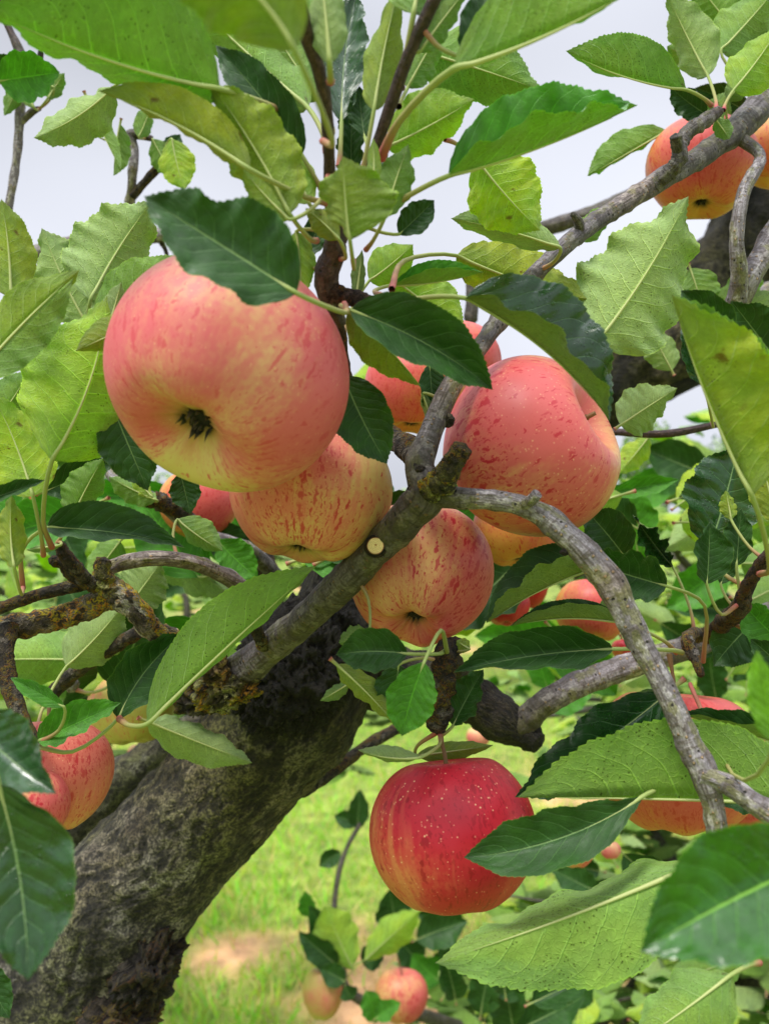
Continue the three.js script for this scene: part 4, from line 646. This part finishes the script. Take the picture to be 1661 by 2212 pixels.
apple(972, 1796, 0.4, 178, [0.04, -0.96, 0.24], 'red', 3.1, 'deep red apple with pale dots hanging alone over the grass', { wide: 1.01, tall: 0.98, taper: 0.0, lobe: 0.006, eyePit: 0.2, stemPit: 0.34, stem: [0.06, 1.18, 0.06] });
apple(1468, 1638, 0.47, 178, [0, -0.97, 0.15], 'orange', 2.0, 'red-topped yellow-bellied apple behind the big pale leaf at right', { stem: [0.1, 1.25, 0] });
apple(1668, 1742, 0.5, 96, [0, -0.95, 0.3], 'streak', 1.0, 'orange-red apple cut by the right edge below the grey twig');
apple(106, 1672, 0.44, 141, [0.1, -0.95, 0.25], 'yellow', 2.4, 'pink and orange apple behind the dark leaves at the left edge', { wide: 1.0 });
apple(50, 1742, 0.405, 94, [0, -0.9, 0.3], 'streak', 3.2, 'smaller pink apple in front of the orange one at the left edge');
apple(288, 1526, 0.62, 94, [0.1, -0.9, 0.3], 'green', 0.2, 'greenish yellow apple shaded behind the folded leaf left of the trunk');
apple(432, 1088, 0.6, 84, [0, -0.9, 0.3], 'orange', 2.6, 'orange-red apple in shade under the left side of the largest apple');
apple(520, 1240, 0.72, 42, [0, -0.9, 0.3], 'pink', 2.6, 'small far pink apple behind the pale folded leaf');
apple(1512, 364, 0.57, 116, [-0.05, -0.95, 0.2], 'orange', 1.9, 'orange and pink apple behind the high twig at upper right', { wide: 1.02 });
apple(1680, 330, 0.6, 82, [0, -0.95, 0.2], 'orange', 3.0, 'red-orange apple cut by the right edge near the top');
apple(1280, 1318, 0.68, 80, [0, -0.9, 0.3], 'orange', 2.2, 'peach and yellow apple behind the arching grey branch');
apple(1092, 1306, 0.62, 52, [0, -0.9, 0.3], 'red', 2.8, 'shaded red apple behind the dark leaf right of the streaked apple');
apple(1132, 1268, 0.72, 54, [0, -0.9, 0.3], 'red', 3.0, 'bright pink-red apple edge above the dark leaf under the fork');
apple(868, 2150, 1.3, 57, [0, -0.9, 0.2], 'streak', 3.1, 'blurred pink apple low down among small dark leaves', { tall: 1.0, group: 'blurred apples farther off' });
apple(697, 2144, 1.3, 44, [0, -0.9, 0.2], 'green', 3.1, 'blurred greenish pink pear-shaped apple low over the grass', { tall: 1.3, taper: 0.12, group: 'blurred apples farther off' });
apple(1240, 1830, 0.66, 48, [0, -0.9, 0.2], 'streak', 3.3, 'blurred salmon apple between dark leaves below the red apple', { group: 'blurred apples farther off' });
apple(1318, 1836, 0.8, 22, [0, -0.9, 0.2], 'pink', 3.3, 'tiny pink apple right of the blurred salmon apple', { group: 'blurred apples farther off' });
apple(1345, 1402, 0.72, 26, [0, -0.9, 0.2], 'red', 3.3, 'tiny bright red apple behind the arching branch', { group: 'blurred apples farther off' });
apple(1222, 1484, 0.74, 20, [0, -0.9, 0.2], 'red', 3.3, 'tiny red apple above the grey limb in the background', { group: 'blurred apples farther off' });
apple(1480, 2196, 1.0, 32, [0, -0.9, 0.2], 'pink', 3.3, 'small peach apple at the bottom edge below the blurred leaf', { group: 'blurred apples farther off' });
apple(1032, 1592, 1.5, 26, [0, -0.9, 0.2], 'pink', 2.9, 'small faint peach apple right of the spur above the red apple', { group: 'blurred apples farther off' });
apple(300, 1628, 0.95, 24, [0, -0.9, 0.2], 'pink', 2.9, 'small peach apple in the gap above the trunk at left', { group: 'blurred apples farther off' });
apple(90, 1070, 0.8, 26, [0, -0.9, 0.2], 'orange', 2.9, 'small orange apple deep in the leaves at the left edge', { group: 'blurred apples farther off' });
// ---------------------------------------------------------------- ground and grass
const SOIL = [[-0.42, -2.6, 0.24], [0.0, -2.28, 0.34], [-0.9, -2.55, 0.25], [0.6, -2.0, 0.7], [0.9, -2.6, 0.6], [-0.75, -2.95, 0.16]];
const soil = (x, z) => { let s = 0; for (const [a, b, r] of SOIL) s = Math.max(s, 1 - smooth(0.35, 1, Math.hypot(x - a, (z - b) * 1.2) / r + 1.3 * (fbm(x * 8, z * 8, 4, 12) - 0.5))); return Math.max(s, smooth(0.66, 0.76, fbm(x * 1.3 + 9, z * 1.3, 4, 14)) * 0.8); };
{
  const N = 220, pos = [], col = [], uv = [], idx = [], w = (t) => Math.sinh(t * 6.2) / Math.sinh(6.2) * 450;
  for (let j = 0; j <= N; j++) for (let i = 0; i <= N; i++) {
    const x = w((i / N) * 2 - 1), z = w((j / N) * 2 - 1) - 3, s = Math.hypot(x, z + 3) < 16 ? soil(x, z) : 0, g = fbm(x * 0.8, z * 0.8, 4, 2), y = 0.03 * (fbm(x * 2, z * 2, 3, 5) - 0.5);
    pos.push(x, y, z); uv.push(x, z); col.push(...mix3(mix3([0.18, 0.3, 0.02], [0.36, 0.42, 0.09], g), [0.78, 0.44, 0.23], s));
  }
  for (let j = 0; j < N; j++) for (let i = 0; i < N; i++) { const a = j * (N + 1) + i, b = a + N + 1; idx.push(a, b, a + 1, a + 1, b, b + 1); }
  const m = new THREE.MeshStandardMaterial({ name: 'turf', vertexColors: true, roughness: 1, map: texture(512, 512, (u, v) => { const n = fbm(u * 16, v * 16, 5, 3, 16, 16); return [0.62 + 0.5 * n, 0.62 + 0.5 * n, 0.62 + 0.45 * n]; }), bumpMap: texture(512, 512, (u, v) => fbm(u * 40, v * 40, 4, 6, 40, 40), false), bumpScale: 0.02 });
  tag(part('ground', geo(pos, idx, uv, col), m, scene), 'orchard floor of short grass with bare sandy soil patches', undefined, undefined, 'structure');
}
{
  const f = rng(77), blade = (() => { const pos = [], idx = []; for (let k = 0; k <= 4; k++) { const t = k / 4, w = 0.5 * (1 - t * t), b = t * t * 0.5; pos.push(-w, t, b, w, t, b); if (k < 4) { const a = k * 2; idx.push(a, a + 1, a + 2, a + 1, a + 3, a + 2); } } return geo(pos, idx); })();
  const M = [], C = [], m = new THREE.Matrix4(), q = new THREE.Quaternion(), e = new THREE.Euler();
  for (let k = 0; k < 90000; k++) {
    const z = -1.7 - 9 * f() ** 1.5, x = (f() * 2 - 1) * (0.55 * -z + 0.6), s = soil(x, z); if (f() < s * 0.93) continue;
    const tall = 0.025 + 0.05 * f() * (0.5 + fbm(x * 2, z * 2, 2, 31)) * (1 - 0.5 * s), dry = f() < 0.16 + 0.4 * s + 0.5 * smooth(0.5, 0.7, fbm(x * 3, z * 3, 3, 41));
    e.set((f() - 0.5) * 1.3, f() * 6.28, (f() - 0.5) * 1.1); q.setFromEuler(e); m.compose(V3(x, -0.005, z), q, V3(0.003 + 0.004 * f(), tall, tall)); M.push(m.clone());
    C.push(dry ? lin(0.62 + 0.2 * f(), 0.54 + 0.12 * f(), 0.22) : lin(0.23 + 0.28 * f(), 0.5 + 0.3 * f(), 0.025 + 0.05 * f()));
  }
  const g = new THREE.InstancedMesh(blade, new THREE.MeshPhysicalMaterial({ name: 'grass_blade', color: 0xffffff, roughness: 0.75, transmission: 0.4, thickness: 0, side: THREE.DoubleSide, specularIntensity: 0.4 }), M.length);
  M.forEach((x, i) => { g.setMatrixAt(i, x); g.setColorAt(i, C[i]); }); g.name = 'grass'; g.castShadow = g.receiveShadow = true; scene.add(tag(g, 'short sunlit grass covering the orchard floor', undefined, undefined, 'stuff'));
}
// ---------------------------------------------------------------- other apple trees of the orchard
const leafShapes = [0, 1, 2, 3, 4, 5].map((k) => { const f = rng(900 + k), o = { B: V3(0, 0, 0), C: V3(0.5, 0.06 + 0.06 * f(), 0), T: V3(1, -0.12 * f(), 0), V: V3(0, -1, 0), W: 0.27 + 0.06 * f(), left: 12 + 25 * f(), right: 168 - 25 * f(), seed: 900 + k, curl: 20, wave: 0.08, thick: 0.004 }; return leafBody(o, null, 18, 3).geometry; });
function orchardTree(label, o) {
  const t = thing('apple_tree', label, 'tree', o.group), f = rng(o.seed), [bx, bz] = o.base; t.position.set(bx, 0, bz);
  const w = (pts, p) => part(p.name, tube(pts, { world: true, seg: 14, steps: 6, tile: 0.15, ...p }), p.mat ?? bark.trunk, t);
  const top = o.trunkTop ?? [0.05, 0.7, 0.05];
  w([[0, -0.1, 0, o.r * 1.4], [top[0] * 0.3, 0.2, 0, o.r], [top[0], top[1], top[2], o.r * 0.8], [top[0] * 1.4, top[1] * 1.25, top[2] * 1.4, o.r * 0.5]], { name: 'trunk', seed: o.seed, seg: 24, tint: 'olive', rough: 0.1, freq: 30, tile: 0.3 });
  const limbs = [];
  for (let k = 0; k < o.limbs; k++) {
    const a = (k / o.limbs) * 6.28 + f(), s = V3(...top).multiplyScalar(0.7 + 0.45 * f()), reach = o.spread * (0.6 + 0.5 * f()), rise = (o.h - top[1]) * (0.2 + 0.8 * f());
    const pts = [s]; for (let i = 1; i <= 4; i++) pts.push(s.clone().add(V3(Math.cos(a + 0.3 * i * (f() - 0.5)) * reach * i / 4, rise * (i / 4) ** 0.8 + 0.08 * (f() - 0.5), Math.sin(a + 0.3 * i * (f() - 0.5)) * reach * i / 4)));
    w(pts.map((p, i) => [p.x, p.y, p.z, o.r * mix(0.45, 0.08, i / 4)]), { name: 'branch', seed: o.seed + k, mat: bark.grey, seg: 10, tint: 'olive' }); limbs.push(new THREE.CatmullRomCurve3(pts));
  }
  const place = (limb) => { // leaves gather in tufts on short twigs along the limbs
    const c = limb.getPoint(0.3 + 0.7 * f()), tuft = V3(f() - 0.5, f() - 0.4, f() - 0.5).multiplyScalar(o.tuft ?? 0.3), m = new THREE.Matrix4(), size = 0.055 + 0.045 * f();
    return () => { const p = c.clone().add(tuft).add(V3(f() - 0.5, f() - 0.5, f() - 0.5).multiplyScalar(0.05)), q = new THREE.Quaternion().setFromEuler(new THREE.Euler(0.9 * (f() - 0.5), f() * 6.28, 0.9 * (f() - 0.65), 'YXZ')); return m.clone().compose(p, q, V3(1, 1, 1).multiplyScalar(size * (0.8 + 0.4 * f()))); };
  };
  const all = []; while (all.length < o.n) { const g = place(limbs[Math.floor(f() * limbs.length)]); for (let k = 0; k < 7; k++) all.push(g()); }
  const eye = camera.position.clone().sub(t.position), seen = (m) => { const p = V3(0, 0, 0).setFromMatrixPosition(m).sub(eye); return p.z < -0.15 && Math.abs(p.x / p.z) < 0.5 && Math.abs(p.y / p.z) < 0.62 ? -p.z : 50 + p.length(); };
  all.sort((a, b) => seen(a) - seen(b));
  const kinds = ['mid', 'bright', 'dark', 'mid', 'pale', 'bright'], own = Math.min(o.own ?? 0, 290);
  all.slice(0, own).forEach((m, i) => { const l = part('leaf', leafShapes[i % 6], leafMats[kinds[(i * 5 + (i >> 2)) % 6]], t); l.applyMatrix4(m); });
  const rest = all.slice(own);
  for (let k = 0; k < 3 && rest.length; k++) { const mine = rest.filter((_, i) => i % 3 === k), g = new THREE.InstancedMesh(leafShapes[k * 2], leafMats[['mid', 'bright', 'dark'][k]], mine.length); mine.forEach((m, i) => g.setMatrixAt(i, m)); g.name = numbered('foliage'); g.userData.kind = 'stuff'; g.castShadow = g.receiveShadow = true; t.add(g); }
  return { t, limbs };
}
const low = orchardTree('low young apple tree with a blurred leaf rosette at the bottom middle', { base: [0.42, -1.75], r: 0.02, limbs: 8, spread: 0.34, h: 0.75, n: 300, own: 150, seed: 501, tuft: 0.2, trunkTop: [-0.05, 0.3, 0.1] }).t;
{ // its twigs, and the leaves that stand clear of the rest
  low.updateMatrixWorld(true); const inv = low.matrixWorld.clone().invert();
  const twig = (pts) => part('twig', tube(pts, { seg: 10, tile: 0.06, tint: 'olive' }).applyMatrix4(inv), bark.grey, low);
  twig([[1020, 2230, 1.5, 16], [900, 2190, 1.38, 14], [800, 2170, 1.32, 12], [748, 2135, 1.3, 10], [742, 2105, 1.3, 7]]); twig([[745, 2110, 1.3, 7], [722, 2030, 1.32, 6], [722, 1960, 1.34, 6], [733, 1880, 1.36, 6], [752, 1826, 1.38, 5], [781, 1775, 1.4, 5]]);
  const l = (bx, by, tx, ty, W, a, b, d, dd, kind) => { const m = leaf(low, bx, by, tx, ty, W, a, b, d, dd, kind, { rows: 24, cols: 4 }); m.geometry.applyMatrix4(inv); m.children[0].geometry.applyMatrix4(inv); };
  l(762, 2094, 702, 1958, 58, 10, 160, 1.3, 0, 'bright'); l(788, 2074, 905, 1968, 44, 20, 150, 1.3, 0, 'bright'); l(735, 2060, 668, 1955, 34, -12, -150, 1.32, 0, 'dark'); l(728, 2085, 646, 2012, 34, -12, -150, 1.3, 0, 'dark'); l(745, 2120, 690, 2092, 28, -12, -160, 1.28, 0, 'dark'); l(785, 2085, 830, 2040, 30, -12, -160, 1.33, 0, 'dark'); l(790, 2140, 812, 2210, 30, -12, -160, 1.25, 0, 'mid'); l(812, 2200, 866, 2166, 24, -12, -160, 1.24, 0, 'mid'); l(745, 2130, 760, 2160, 24, -12, -160, 1.28, 0, 'dark');
  l(770, 1790, 778, 1705, 26, -12, -160, 1.4, 0, 'dark'); l(772, 1780, 722, 1762, 22, -12, -160, 1.4, 0, 'dark'); l(736, 1840, 690, 1872, 22, -12, -160, 1.38, 0, 'dark'); l(668, 1980, 660, 1925, 22, -12, -160, 1.4, 0, 'mid');
  l(860, 2010, 842, 1920, 44, -12, -160, 1.5, 0, 'dark'); l(1000, 2000, 900, 1975, 40, -12, -160, 1.5, 0, 'dark'); l(1010, 2060, 930, 2100, 44, -12, -160, 1.5, 0, 'dark'); l(900, 2030, 1010, 1990, 44, -12, -160, 1.45, 0, 'dark'); l(960, 2150, 1030, 2050, 46, 12, 160, 1.3, 0, 'pale'); l(905, 2080, 860, 2030, 40, -12, -160, 1.5, 0, 'dark'); l(950, 2120, 890, 2060, 40, -12, -160, 1.46, 0, 'mid'); l(1110, 2230, 1090, 2100, 50, -12, -160, 1.2, 0, 'dark');
}
orchardTree('leafy apple tree seen through the gap left of the trunk', { base: [-0.8, -1.95], r: 0.05, limbs: 12, spread: 0.8, h: 1.5, n: 1500, own: 280, seed: 511, tuft: 0.4 });
orchardTree('leafy apple tree behind the arching branch at right', { base: [0.95, -2.1], r: 0.05, limbs: 13, spread: 0.85, h: 1.42, n: 1800, own: 280, seed: 521, tuft: 0.4 });
orchardTree('dark leafy apple tree low at the right behind the red apple', { base: [0.62, -1.7], r: 0.045, limbs: 9, spread: 0.5, h: 0.95, n: 700, own: 240, seed: 531, tuft: 0.3, trunkTop: [0.05, 0.45, 0.05] });
const rowGroup = 'apple trees of the rows far behind';
[[-2.6, -6.2, 2.0], [-0.6, -7.2, 1.55], [1.4, -6.6, 1.6], [3.4, -6.4, 1.7], [-4.6, -7, 2.1], [5.4, -8, 2.0]].forEach(([x, z, h], i) => orchardTree(['far orchard tree left of the trunk', 'far orchard tree behind the main trunk', 'far orchard tree behind the arching branch', 'far orchard tree at the right', 'outermost far orchard tree on the left', 'outermost far orchard tree on the right'][i] + ', hazy and leafy', { base: [x, z], r: 0.08, limbs: 11, spread: 1.2, h, n: 1400, own: 0, seed: 541 + i, group: rowGroup, tuft: 0.5 }));
// the stout dark limb of the neighbour at upper right
{
  const t = thing('apple_tree', 'neighbouring apple tree with a thick dark leaning trunk at upper right', 'tree');
  part('trunk', tube([[1180, 1000, 1.15, 60, 'olive'], [1300, 830, 1.12, 85, 'olive'], [1430, 740, 1.1, 92, 'warm'], [1560, 600, 1.08, 95, 'dark'], [1640, 470, 1.06, 90, 'black'], [1760, 300, 1.04, 90, 'dark']], { seg: 48, steps: 16, rough: 0.14, freq: 45, tile: 0.3, seed: 601 }), bark.trunk, t);
  part('branch', tube([[1330, 840, 1.12, 46, 'dark'], [1420, 830, 1.1, 40, 'black'], [1520, 800, 1.1, 30, 'black']], { seg: 20, rough: 0.14, freq: 60, tile: 0.2, seed: 602 }), bark.trunk, t);
  part('branch', tube([[1150, 500, 0.9, 16, 'dark'], [1230, 478, 0.9, 17, 'dark'], [1330, 440, 0.9, 18, 'olive'], [1420, 395, 0.92, 18, 'dark'], [1560, 360, 1.0, 22, 'dark'], [1700, 330, 1.04, 30, 'dark']], { seg: 16, rough: 0.1, tile: 0.12, seed: 603 }), bark.grey, t);
  part('branch', tube([[1018, 560, 0.8, 12, 'dark'], [1022, 610, 0.8, 15, 'dark'], [1016, 700, 0.8, 15, 'dark']], { seg: 12, rough: 0.1, tile: 0.1, seed: 604 }), bark.grey, t);
  part('branch', tube([[1700, 620, 0.9, 26], [1640, 640, 0.9, 24], [1600, 660, 0.92, 24], [1560, 690, 0.98, 24]], { seg: 14, tile: 0.1, seed: 605 }), bark.grey, t);
}
// a far grey tree line beyond the orchard
[[14, -46, 6, 'tall bare-looking grey tree on the far skyline'], [22, -52, 7, 'second grey tree on the far skyline, farther right'], [-20, -50, 5, 'low grey tree on the far skyline at left']].forEach(([x, z, h, label], i) => {
  const t = thing('distant_tree', label, 'tree', 'trees on the far skyline'); t.position.set(x, 0, z); const f = rng(700 + i);
  part('trunk', tube([[0, -0.2, 0, 0.3], [0.1, h * 0.4, 0, 0.22], [0, h * 0.8, 0.1, 0.08]], { world: true, seg: 10, tile: 1, tint: 'dark', freq: 3 }), bark.trunk, t);
  const g = new THREE.InstancedMesh(leafShapes[0], leafMats.pale, 2600), m = new THREE.Matrix4(); for (let k = 0; k < 2600; k++) { const a = f() * 6.28, c = Math.acos(1 - 2 * f()), r = 0.5 + 0.5 * f(), bump = 0.7 + 0.6 * vn3(Math.cos(a) * 2 + 5, c * 2, i, 4); m.compose(V3(Math.cos(a) * Math.sin(c) * r * h * 0.42 * bump, h * 0.62 + Math.cos(c) * r * h * 0.38 * bump, Math.sin(a) * Math.sin(c) * r * h * 0.42 * bump), new THREE.Quaternion().setFromEuler(new THREE.Euler(f() * 6, f() * 6, f() * 6)), V3(0.3, 0.3, 0.3)); g.setMatrixAt(k, m); }
  g.name = numbered('crown'); g.userData.kind = 'stuff'; t.add(g);
});
renderer.render(scene, camera);
